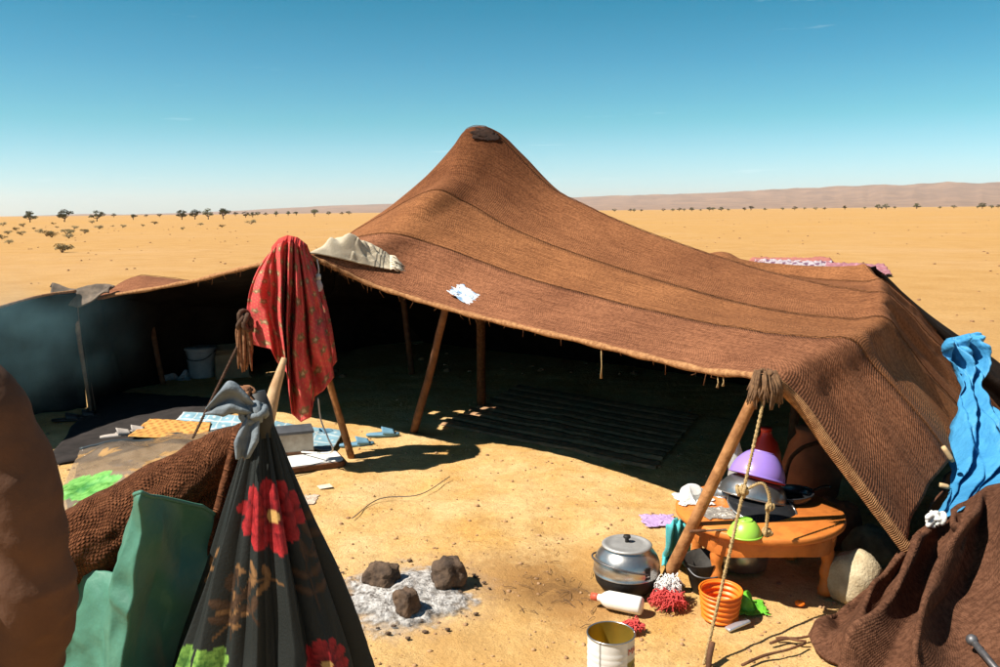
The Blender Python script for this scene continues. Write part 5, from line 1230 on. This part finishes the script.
# sandal straps
# jerrican and bags at the back
jc = G(199, 379); jr = empty('plastic_tub', (jc.x, jc.y+.1, 0), 'translucent white plastic tub at the back of the left room', 'tub')
M['tub'] = mat('milky_plastic', (.40, .41, .42), (.28, .29, .30), rough=.3, scale=8, spec=.5)
mk('shell', lathe([(.12, .004), (.13, .02), (.155, .30), (.16, .31), (.15, .305), (.125, .03), (.004, .02)], 36, (0, 0, 0), True, False), M['tub'], jr)
mk('lid', lathe([(.165, .305), (.168, .325), (.155, .335), (.004, .338)], 36, (0, 0, 0), False, True), M['tub'], jr)
mk('handle', tube(crom([(-.16, 0, .29), (-.08, -.16, .22), (.08, -.16, .22), (.16, 0, .29)], 6), .006, 6), M['iron'], jr)
jc = G(128, 381); wad('plastic_sack', (jc.x, jc.y+.15, 0), (.20, .16, .21), mat('grey_film', (.38, .38, .39), (.10, .10, .11), rough=.25, scale=8, bump=.6, bscale=20, spec=.5), 'glossy grey plastic sack slumped by the back pole', 'sack', 61, 2.6, .4)
jc = G(95, 384); wad('dark_bundle', (jc.x, jc.y+.3, 0), (.30, .22, .26), mat('dark_bedding', (.05, .04, .04), (.025, .02, .02), rough=1, scale=8, bump=.4), 'dark bundle of bedding behind the plastic sack', 'bundle', 63, 1.8, .35)
jb = G(226, 380); cbx = empty('cardboard_box', (jb.x, jb.y+.2, .0), 'open cardboard box in the dim back of the left room', 'box', rz=.4)
cdb = mat('cardboard', (.36, .25, .15), (.24, .16, .10), rough=.9, scale=8)
mk('box', box((0, 0, .13), (.34, .26, .26), 0, .006), cdb, cbx, smooth=False)
for s_ in (-1, 1): mk('flap', xf(box((0, 0, 0), (.32, .12, .005), 0, 0), Matrix.Translation((0, s_*.17, .29)) @ Matrix.Rotation(s_*.6, 4, 'X')), cdb, cbx, smooth=False)
jb = G(165, 381); crumple('white_sack', (jb.x, jb.y+.25, .0), .22, mat('white_weave', (.45, .45, .46), (.28, .28, .29), rough=.5, scale=8, bump=.4, bscale=30), 'white woven sack slumped between the tub and the grey sack', 'sack', 83, 1.6, 1.2)
for px, L, lb in ((599, .17, 'single pale cord hanging from the middle of the eave'), (716, .06, 'short cord nearest the pole head under the eave'), (722, .05, 'shortest cord beside the pole head under the eave')):
    i_ = np.argmin(abs(TENT_PX[TENT_TR[:, 0] == 0][:, 0]-px)); p = Vector(TENT_PTS[TENT_TR[:, 0] == 0][i_])+Vector((0, .0, -.02))
    o = mk('hanging_cord', tube([p, p+Vector((.004, 0, -L*.6)), p+Vector((.0, 0, -L))], [.003, .003, .007], 6), M['rope'], None, world=True); tag(o, lb, 'cord', 'cords hanging from the eave')

# folded cloth over the left pole head
fp = P(72, 292, 7.38); A = np.zeros((26, 30, 3))
for i in range(26):
    for j in range(30):
        a = j/29; b = i/25
        q = P(50+(112-50)*a+3*math.sin(b*5), 290+3*math.sin(a*4)+a*2, 7.48-.16*b)
        ang_ = (b-.35)*2.4; z = .045*math.cos(ang_*1.0)-.26*max(0, b-.40)*(1-.75*a)+.018*math.sin(a*9+b*6)+.014*fbm(a*5, b*5, 1, 3)
        A[i, j] = (q.x, q.y, q.z+z)
fo_ = mk('folded_cloth', grid(A), mat('grey_tan_cloth', (.20, .15, .11), (.09, .07, .055), rough=.95, scale=9, bump=.3, bscale=120), None, world=True, mods=[('solid', .012, 0)]); tag(fo_, 'grey brown cloth folded over the head of the left pole', 'cloth')

# ------------------------------------------------------------------ clear vinyl floral sheet behind the knitted windbreak
NVx, NVy = 150, 90; A = np.zeros((NVy, NVx, 3))
v0, v1, v2, v3 = G(40, 545), G(250, 500), G(252, 430), G(80, 452)
for i in range(NVy):
    for j in range(NVx):
        a = j/(NVx-1); b = i/(NVy-1); p = (v0*(1-a)+v1*a)*(1-b)+(v3*(1-a)+v2*a)*b
        A[i, j] = (p.x, p.y, .03+.10*abs(math.sin(PI*b))**.6*abs(math.sin(PI*a))**.5+.014*math.sin(a*17+b*5)*b+.02*fbm(a*6, b*5, 2, 3))
VV = A.reshape(-1, 3); cv = np.tile(np.array([.30, .23, .17]), (len(VV), 1)); al = np.full(len(VV), .62)
def stamp_vinyl(px, py, R_, c_a, c_b, n_=8, sd=0):
    i_ = nearest_px(VV, px, py); dx = VV[:, 0]-VV[i_, 0]; dy = VV[:, 1]-VV[i_, 1]; ins, sh, ce = rosette(dx, dy, R_, n_, sd)
    cv[ins] = np.array(c_a)*sh[ins][:, None]+np.array(c_b)*(1-sh[ins][:, None]); al[ins] = .95
stamp_vinyl(82, 486, .24, (.26, .62, .16), (.05, .24, .04), 8, .3)
stamp_vinyl(95, 500, .12, (.36, .70, .22), (.08, .30, .06), 7, 1.1)
for (px, py, an) in ((145, 462, .5), (165, 455, 1.2), (152, 470, 2.2), (168, 468, .2), (100, 455, .9), (88, 453, 2.5), (200, 447, .7), (140, 478, 1.7), (176, 462, 1.9), (210, 440, 2.2)):
    i_ = nearest_px(VV, px, py)
    for k in range(3):
        ins, ed = leafmask(VV[:, 0]-VV[i_, 0], VV[:, 1]-VV[i_, 1], an+(k-1)*.8, .16, .032); cv[ins] = (.50, .30, .13); al[ins] = .9
vm = bpy.data.materials.new('clear_vinyl'); vm.use_nodes = True; t_ = vm.node_tree; b_ = t_.nodes['Principled BSDF']
an_ = t_.nodes.new('ShaderNodeAttribute'); an_.attribute_name = 'Col'; t_.links.new(an_.outputs['Color'], b_.inputs['Base Color']); t_.links.new(an_.outputs['Alpha'], b_.inputs['Alpha'])
b_.inputs['Roughness'].default_value = .12; b_.inputs['Specular IOR Level'].default_value = .7
vs = mk('vinyl_sheet', grid(A), vm, None, world=True, cols=cv)
ca_ = vs.data.color_attributes['Col']; buf = np.empty(len(VV)*4); ca_.data.foreach_get('color', buf); buf = buf.reshape(-1, 4); buf[:, 3] = al; ca_.data.foreach_set('color', buf.ravel())
tag(vs, 'clear vinyl sheet with green flower print on the ground behind the knitted blanket', 'vinyl sheet')
vr = mk('border', tube([Vector(q)+Vector((0, 0, .004)) for q in A[-1][::3]], .014, 6), mat('dark_vinyl_edge', (.07, .085, .095), rough=.2, spec=.6), vs, world=True)

# ------------------------------------------------------------------ knitted brown windbreak blanket
path = crom([P(10, 640, 2.30), P(32, 560, 2.28), P(62, 522, 2.27), P(110, 496, 2.31), P(165, 465, 2.36), P(210, 440, 2.38), P(245, 428, 2.36)], 26)
cs = [(-.16, -.62), (-.13, -.30), (-.10, -.10), (-.07, -.02), (-.03, .012), (.02, .010), (.06, -.02), (.095, -.075), (.105, -.13), (.09, -.17), (.05, -.185), (.02, -.20), (.01, -.3), (.0, -.6), (.0, -.95)]
cs2 = []
for k in range(len(cs)-1):
    for s in range(6): f = s/6; cs2.append((cs[k][0]*(1-f)+cs[k+1][0]*f, cs[k][1]*(1-f)+cs[k+1][1]*f))
cs2.append(cs[-1])
A = np.zeros((len(cs2), len(path), 3)); npth = len(path)
for j, p in enumerate(path):
    t = path[min(j+1, npth-1)]-path[max(j-1, 0)]; t.z = 0; t.normalize(); nr = Vector((t.y, -t.x, 0)); f = j/(npth-1)
    sc_ = 1.05-.55*f**2.5
    for i, (a, z) in enumerate(cs2):
        zz = max(p.z+z*sc_*(1 if z > -.25 else 1.0), .01)
        w_ = .012*nz(f*14, i*.12, 3)+.02*nz(f*5, i*.05, 9)
        A[i, j] = p+nr*(a*sc_+w_)+Vector((0, 0, zz-p.z+.010*nz(f*18, i*.2, 5)))
kb_ = empty('knitted_blanket', (path[60].x, path[60].y, 0), 'thick chestnut brown knitted blanket slung as a windbreak in the left foreground', 'blanket')
mk('blanket_fold', grid(A, flip=True), M['knit'], kb_, world=True, mods=[('solid', .015, 0)])
# its end, hanging straight down beside the floral cover
A = np.zeros((40, 16, 3))
for i in range(40):
    f = i/39
    for j in range(16):
        a = j/15; q = P(243-40*f+(18*a-6)*(1-.3*f), 428+150*f, 2.30-.06*f); A[i, j] = (q.x, q.y+.03*math.sin(a*PI), q.z+.006*nz(f*9, a*3))
mk('hanging_end', grid(A), M['knit'], kb_, world=True, mods=[('solid', .02, 0)])

# ------------------------------------------------------------------ green tarpaulin
colsT = [  # (pixels from top to bottom with depth)
    [(20, 560, 2.30), (16, 600, 2.25), (8, 640, 2.22), (0, 690, 2.20), (0, 760, 2.2)],
    [(76, 566, 2.24), (74, 600, 2.20), (70, 640, 2.18), (64, 690, 2.15), (60, 780, 2.1)],
    [(112, 575, 2.16), (108, 600, 2.12), (100, 640, 2.10), (95, 690, 2.08), (90, 790, 2.05)],
    [(134, 494, 2.02), (122, 545, 2.00), (110, 580, 1.99), (110, 640, 1.98), (110, 800, 1.97)],
    [(141, 492, 2.00), (138, 540, 1.98), (132, 590, 1.97), (127, 640, 1.97), (124, 800, 1.96)],
    [(160, 497, 2.08), (160, 540, 2.04), (150, 590, 2.09), (140, 640, 2.04), (140, 800, 2.0)],
    [(182, 503, 2.15), (178, 545, 2.19), (176, 590, 2.14), (165, 640, 2.14), (160, 800, 2.1)],
    [(200, 508, 2.20), (204, 545, 2.24), (200, 590, 2.21), (190, 650, 2.20), (185, 800, 2.2)],
    [(215, 520, 2.26), (225, 560, 2.28), (220, 600, 2.26), (215, 660, 2.25), (215, 800, 2.3)]]
cr_ = [crom([P(*q) for q in c], 12) for c in colsT]
A = []
for i in range(len(cr_[0])):
    ln = [c[i] for c in cr_]; rw = []
    for k in range(len(ln)-1):
        for s in range(10):
            f = s/10; f2 = f*f*(3-2*f)*.3+f*.7; p = ln[k].lerp(ln[k+1], f2); rw.append(p)
    rw.append(ln[-1]); A.append(rw)
A = np.array([[tuple(p) for p in r_] for r_ in A])
for i in range(A.shape[0]):
    for j in range(A.shape[1]):
        p = A[i, j]; A[i, j, 1] += .030*fbm(p[0]*6, p[2]*5, 3, 3)+.030*abs(nz(p[0]*9+p[2]*7, p[2]*4-p[0]*5, 8)); A[i, j, 0] += .012*nz(p[0]*8, p[2]*8, 5); A[i, j, 2] = max(A[i, j, 2], .006)
M['tarp'] = mat('green_canvas', (.070, .205, .145), (.045, .15, .105), rough=.55, scale=5, bump=.35, bscale=30, spec=.35)
tp = empty('green_tarpaulin', (A[-1, 40, 0], A[-1, 40, 1], 0), 'stiff sea green tarpaulin standing in creased folds in the left foreground', 'tarpaulin')
mk('sheet', grid(A), M['tarp'], tp, world=True, mods=[('solid', .004, 0)])
tpe = [Vector(p) for p in A[0][30:]]
mk('hem', tube(tpe, .006, 6), M['tarp'], tp, world=True)

# ------------------------------------------------------------------ black floral cover tied to a stick
APX = P(262, 416, 2.06)
NPh, NH = 600, 220; A = np.zeros((NH, NPh, 3))
HT = APX.z
for i in range(NH):
    v = i/(NH-1); z = HT*(1-v)+.01*v
    cx_ = APX.x-.010*v; cy_ = APX.y-.02*v
    for j in range(NPh):
        ph = 2*PI*j/NPh
        rad = .018+.41*v**1.02
        q1 = ph*6/PI+.25*v+.35*nz(math.cos(ph)*1.5, math.sin(ph)*1.5, v*1.2); q2 = ph*10/PI+.2*nz(v*2, ph*2, 3); fo = .42*(abs(2*(q1-math.floor(q1))-1)-.5)+.20*(abs(2*(q2-math.floor(q2))-1)-.5)+.04*math.sin(ph*17+2*v)
        fo *= .95-.50*v
        fo += .10*fbm(math.cos(ph)*2.1, math.sin(ph)*2.1, v*2.2, 3)*min(1, v*3)
        crease = -.30*math.exp(-((((ph+PI/2-.10)+PI) % (2*PI)-PI)/.30)**2)*min(1, max(0, v-.30)*2.2)
        k = 1+fo*.75+crease
        A[i, j] = (cx_+math.cos(ph)*rad*k, cy_+math.sin(ph)*rad*.8*k, z+.01*fbm(ph, v*4, 2, 2))
VC = A.reshape(-1, 3); cC = np.tile(np.array([.017, .020, .019]), (len(VC), 1))
PHc = np.tile(2*PI*np.arange(NPh)/NPh, NH); VVc = np.repeat(np.arange(NH)/(NH-1), NPh); RDc = .018+.41*VVc**1.02
def onc(i_):
    dph = (PHc-PHc[i_]+PI) % (2*PI)-PI; return dph*(.5*RDc+.5*RDc[i_])*1.02, -(VVc-VVc[i_])*HT*1.04, np.abs(dph) < 1.3
def stamp(px, py, R_, ca1, cb1, n_, sd, cen=None):
    i_ = nearest_px(VC, px, py); c_ = VC[i_]; out = np.array([c_[0]-APX.x, c_[1]-APX.y, 0]); out /= np.linalg.norm(out)+1e-9
    dx, dy, near = onc(i_)
    ins, sh, ce = rosette(dx, dy, R_, n_, sd); ins &= near; cC[ins] = np.array(ca1)*sh[ins][:, None]+np.array(cb1)*(1-sh[ins][:, None])
    if cen: cC[ce & near] = cen
def sprig(px, py, an, L, Wd, colr, n_=5):
    i_ = nearest_px(VC, px, py); c_ = VC[i_]; out = np.array([c_[0]-APX.x, c_[1]-APX.y, 0]); out /= np.linalg.norm(out)+1e-9
    dx, dy, near = onc(i_)
    for k in range(n_):
        s = (k//2+1)*L*.42; ox, oy = math.cos(an)*s, math.sin(an)*s; aa = an+(.9 if k % 2 else -.9) if k < n_-1 else an
        ins, ed = leafmask(dx-ox, dy-oy, aa, L*.55, Wd); ins &= near; cC[ins] = np.array(colr)*(1.25-.6*ed[ins])[:, None]
    stem = (np.abs(-dx*math.sin(an)+dy*math.cos(an)) < .003) & (dx*math.cos(an)+dy*math.sin(an) > 0) & (dx*math.cos(an)+dy*math.sin(an) < L*1.2) & near; cC[stem] = np.array(colr)*.8
tan = (.19, .10, .042); dtan = (.060, .033, .019)
for q in ((246, 466, 2.0, .07, .0085, tan), (203, 580, 1.0, .075, .009, tan), (212, 640, 1.0, .09, .012, tan), (230, 640, 1.7, .09, .012, dtan),
          (305, 572, 1.0, .10, .011, dtan), (284, 585, 2.9, .075, .010, tan), (322, 610, 1.6, .10, .010, dtan), (262, 625, 2.2, .08, .010, dtan)): sprig(*q)
stamp(271, 516, .090, (.42, .024, .028), (.09, .005, .008), 10, .2, (.5, .30, .10))
stamp(328, 664, .066, (.42, .024, .028), (.09, .005, .008), 10, .9, (.5, .30, .10))
stamp(205, 668, .048, (.22, .40, .075), (.035, .12, .02), 8, .5)
stamp(186, 662, .045, (.17, .32, .06), (.03, .10, .02), 8, 1.5)
M['floral'] = mat('black_floral_cotton', (1, 1, 1), (.86, .86, .86), rough=.55, scale=14, bump=.15, bscale=160, attr=True, spec=.22)
fcv = empty('floral_cover', (APX.x, APX.y, 0), 'black cotton cover with red and green flowers tied into a tall cone', 'cloth cover')
mk('cloth', grid(A, close=True), M['floral'], fcv, world=True, cols=cC, mods=[('solid', .003, 0)])
# gathered neck, grey tie and rope
mk('neck', tube([APX+Vector((0, 0, -.05)), APX+Vector((0, 0, .02)), APX+Vector((-.01, 0, .06))], [.032, .024, .020], 14), mat('black_cotton', (.03, .033, .034), rough=.6), fcv, world=True)
gt = mat('grey_blue_cloth', (.20, .235, .26), (.12, .145, .165), rough=.8, scale=14, bump=.3, bscale=90)
tz = P(254, 412, 2.02)
mk('tie', join(knot(tz, .024, 12, 7),
               ribbon(crom([tz, P(245, 404, 2.0), P(232, 398, 1.99), P(219, 402, 1.99), P(209, 410, 2.0)], 8), np.concatenate([np.linspace(.025, .085, 20), np.linspace(.085, .02, 13)]), (.15, .1, 1), .009, 1.6, 18, 1),
               ribbon(crom([tz, P(250, 428, 2.0), P(246, 444, 1.99), P(243, 458, 1.99)], 8), np.concatenate([np.linspace(.03, .055, 15), np.linspace(.055, .03, 10)]), (1, .2, 0), .008, 1.4, 16, 4)), gt, fcv, world=True, mods=[('solid', .003, 0)])
yk = P(248, 396, 2.05)
mk('wool_binding', join(knot(yk, .022, 15, 10)), mat('brown_wool', (.33, .16, .075), (.16, .07, .035), rough=1, scale=40), fcv, world=True)
sk_ = empty('stick_prop', (P(250, 500, 2.12).x, 2.12, 0), 'pale peeled wooden stick rising from the top of the floral cover', 'stick')
sa = P(254, 470, 2.10); sb = P(284, 358, 2.22); sd_ = (sb-sa)
s0 = Vector((APX.x, APX.y, -.03))
mk('shaft', tube([(s0.lerp(sa, i/9) if i < 9 else sa.lerp(sb, (i-9)/7))+Vector((.006*nz(i*.4, 2), 0, 0)) for i in range(17)], [.024-.0005*i for i in range(14)]+[.015, .012, .007], 12), M['wood_pale'], sk_, world=True)

# ------------------------------------------------------------------ person at the left edge
def skinfig(name, verts, edges, radii, mt, parent, root=0, sub=2, wr=0.0):
    me = bpy.data.meshes.new(name); o_ = np.array(wl(parent)); me.from_pydata([tuple(np.array(v)-o_) for v in verts], edges, []); o = bpy.data.objects.new(name, me); col.objects.link(o); o.parent = parent
    sm = o.modifiers.new('skin', 'SKIN'); sm.use_smooth_shade = True
    for i, sv in enumerate(me.skin_vertices[0].data):
        r_ = radii[i]; sv.radius = r_ if isinstance(r_, tuple) else (r_, r_); sv.use_root = (i == root)
    s2 = o.modifiers.new('sub', 'SUBSURF'); s2.levels = sub; s2.render_levels = sub
    me.materials.append(mt)
    dg = bpy.context.evaluated_depsgraph_get(); nm = bpy.data.meshes.new_from_object(o.evaluated_get(dg)); o.modifiers.clear(); o.data = nm; bpy.data.meshes.remove(me)
    if wr:
        for v in nm.vertices:
            p = v.co; rg_ = 1-2.2*abs(nz(p.x*5+p.z*7, p.y*5-p.z*4, p.z*10+p.x*4)); r2_ = 1-2.2*abs(nz(p.x*9-p.z*6, p.y*9, p.z*13)); v.co = p+v.normal*(wr*1.1*(rg_-.4)+wr*.45*(r2_-.4)+wr*.5*nz(p.x*7, p.y*7, p.z*8))
    nm.polygons.foreach_set('use_smooth', [True]*len(nm.polygons)); return o
px_, py_ = -1.222, 1.52
per = empty('person', (px_, py_, 0), 'person in a brown jacket standing at the left edge with back turned', 'person')
def pv(x, y, z): return (px_+x, py_+y, z)
# jacket: torso and both sleeves as one continuous surface
jv = [pv(0, 0, .86), pv(0, 0, 1.05), pv(0, -.005, 1.25), pv(0, -.01, 1.40), pv(0, 0, 1.50),
      pv(.13, 0, 1.475), pv(.245, 0, 1.455), pv(.308, 0, 1.31), pv(.338, .0, 1.08), pv(.328, .02, 1.00), pv(.278, .07, .89), pv(.23, .13, .78),
      pv(-.13, 0, 1.455), pv(-.235, 0, 1.415), pv(-.29, -.01, 1.26), pv(-.33, -.02, 1.09), pv(-.32, .02, .98), pv(-.29, .06, .86)]
je = [(0, 1), (1, 2), (2, 3), (3, 4), (3, 5), (5, 6), (6, 7), (7, 8), (8, 9), (9, 10), (10, 11), (3, 12), (12, 13), (13, 14), (14, 15), (15, 16), (16, 17)]
jr_ = [(.205, .145), (.20, .14), (.205, .14), (.19, .125), (.09, .085), (.095, .095), .092, .084, .078, .078, .070, .058, (.095, .095), .092, .084, .078, .072, .058]
M['jacket'] = mat('brown_jacket', (.125, .060, .034), (.092, .043, .024), rough=.9, scale=5, bump=.35, bscale=22, bdist=.015)
skinfig('jacket', jv, je, jr_, M['jacket'], per, 0, 4, .0060)
tv = [pv(0, 0, .92), pv(0, 0, .84), pv(.10, 0, .78), pv(.115, .01, .48), pv(.12, -.02, .10), pv(-.10, 0, .78), pv(-.115, .01, .48), pv(-.12, -.02, .10)]
skinfig('trousers', tv, [(0, 1), (1, 2), (2, 3), (3, 4), (1, 5), (5, 6), (6, 7)], [(.18, .13), (.18, .135), .105, .080, .062, .105, .080, .062], mat('dark_trousers', (.035, .035, .045), rough=.9, bump=.3), per, 0, 2, .004)
hv = [pv(0, 0, 1.46), pv(0, .005, 1.54), pv(0, .015, 1.62), pv(0, .025, 1.70), pv(0, .015, 1.775)]
hd = skinfig('head', hv, [(0, 1), (1, 2), (2, 3), (3, 4)], [.062, .058, (.072, .085), (.078, .095), (.055, .07)], M['skin'], per, 0, 3)
mk('nose', ico(pv(0, .128, 1.665), .016, 2, 0, 1, (.8, 1.2, 1.5)), M['skin'], hd, world=True)
for s in (-1, 1):
    mk('ear', ico(pv(s*.078, .01, 1.675), .026, 2, .1, 2, (.35, .8, 1.25)), M['skin'], hd, world=True)
    mk('eye', ico(pv(s*.030, .108, 1.70), .011, 2), mat('eye_white', (.7, .68, .65), rough=.2), hd, world=True)
mk('mouth', ico(pv(0, .112, 1.622), .022, 2, 0, 1, (1.2, .4, .35)), mat('lips', (.28, .10, .08), rough=.5), hd, world=True)
mk('hair', ico(pv(0, .002, 1.725), .098, 4, .05, 9, (.92, 1.08, .90)), M['hair'], per, world=True)
for s, wp in ((1, (.23, .13, .78)), (-1, (-.29, .06, .86))):
    wv = Vector(pv(*wp)); dn = Vector((-.10*s, .35, -.9)).normalized(); sd2 = Vector((0, .9, .35)).normalized()
    vs_ = [wv, wv+dn*.05, wv+dn*.09]; es_ = [(0, 1), (1, 2)]; rs_ = [(.028, .028), (.042, .022), (.040, .018)]
    for f in range(4):
        o_ = sd2*(.030-.020*f); L_ = (.070, .080, .076, .060)[f]; b_i = len(vs_); vs_ += [wv+dn*.095+o_, wv+dn*(.095+L_*.5)+o_+Vector((-.006*s, 0, 0)), wv+dn*(.095+L_*.9)+o_+Vector((-.022*s, 0, 0))]
        es_ += [(2, b_i), (b_i, b_i+1), (b_i+1, b_i+2)]; rs_ += [.0095, .009, .0075]
    b_i = len(vs_); vs_ += [wv+dn*.045+sd2*.040, wv+dn*.085+sd2*.058, wv+dn*.115+sd2*.055]; es_ += [(1, b_i), (b_i, b_i+1), (b_i+1, b_i+2)]; rs_ += [.012, .0105, .008]
    skinfig('hand', vs_, es_, rs_, M['skin'], per, 0, 2)
for s in (-1, 1):
    A = []
    sh = ico((0, 0, 0), 1, 3); V = [(px_+s*.12+v[0]*.052, py_+.05+v[1]*.14, max(.004, .045+v[2]*.055*(1.2 if v[1] < .2 else .8))) for v in sh[0]]
    mk('shoe', (V, sh[1]), mat('shoe_leather', (.05, .03, .02), rough=.5), per, world=True)

# ------------------------------------------------------------------ smoke drifting at the left
sp0 = P(-10, 335, 6.0)
sm_ = bpy.data.objects.new('smoke', None)
V, Fc = box((0, 0, 0), (2.6, 1.5, 1.5), 0, 0)
vmt = bpy.data.materials.new('thin_smoke'); vmt.use_nodes = True; t_ = vmt.node_tree; t_.nodes.clear()
ou = t_.nodes.new('ShaderNodeOutputMaterial'); pvn = t_.nodes.new('ShaderNodeVolumePrincipled'); t_.links.new(pvn.outputs[0], ou.inputs['Volume'])
pvn.inputs['Color'].default_value = (.40, .78, .90, 1); pvn.inputs['Anisotropy'].default_value = .2
tcn = t_.nodes.new('ShaderNodeTexCoord'); nn_ = t_.nodes.new('ShaderNodeTexNoise'); nn_.inputs['Scale'].default_value = 2.8; nn_.inputs['Detail'].default_value = 4; t_.links.new(tcn.outputs['Object'], nn_.inputs[0])
ln_ = t_.nodes.new('ShaderNodeVectorMath'); ln_.operation = 'LENGTH'; mpn = t_.nodes.new('ShaderNodeMapping'); mpn.inputs['Scale'].default_value = (.78, 1.36, 1.36); t_.links.new(tcn.outputs['Object'], mpn.inputs[0]); t_.links.new(mpn.outputs[0], ln_.inputs[0])
mr1 = t_.nodes.new('ShaderNodeMapRange'); mr1.interpolation_type = 'SMOOTHERSTEP'; mr1.inputs[1].default_value = .0; mr1.inputs[2].default_value = 1.0; mr1.inputs[3].default_value = 1; mr1.inputs[4].default_value = 0; t_.links.new(ln_.outputs['Value'], mr1.inputs[0])
mr2 = t_.nodes.new('ShaderNodeMapRange'); mr2.inputs[1].default_value = .40; mr2.inputs[2].default_value = .68; mr2.inputs[3].default_value = 0; mr2.inputs[4].default_value = 1.0; t_.links.new(nn_.outputs[0], mr2.inputs[0])
mlt = t_.nodes.new('ShaderNodeMath'); mlt.operation = 'MULTIPLY'; t_.links.new(mr1.outputs[0], mlt.inputs[0]); t_.links.new(mr2.outputs[0], mlt.inputs[1])
ml2 = t_.nodes.new('ShaderNodeMath'); ml2.operation = 'MULTIPLY'; ml2.inputs[1].default_value = .42; t_.links.new(mlt.outputs[0], ml2.inputs[0]); t_.links.new(ml2.outputs[0], pvn.inputs['Density'])
so = mk('smoke', (V, Fc), vmt, smooth=False); so.location = sp0; tag(so, 'thin bluish smoke drifting before the dark curtain at the left', 'smoke', kind='stuff')

# ------------------------------------------------------------------ haze over the plain
hv_ = bpy.data.materials.new('desert_haze'); hv_.use_nodes = True; t_ = hv_.node_tree; t_.nodes.clear()
ou = t_.nodes.new('ShaderNodeOutputMaterial'); pvn = t_.nodes.new('ShaderNodeVolumePrincipled'); t_.links.new(pvn.outputs[0], ou.inputs['Volume'])
pvn.inputs['Color'].default_value = (.90, .93, 1.0, 1); pvn.inputs['Density'].default_value = HAZE; pvn.inputs['Anisotropy'].default_value = .3
V, Fc = box((0, 0, 120), (26000, 26000, 246), 0, 0)
hz = mk('haze', (V, Fc), hv_, smooth=False); tag(hz, 'pale dusty air fading the far plateau', 'haze', kind='stuff')
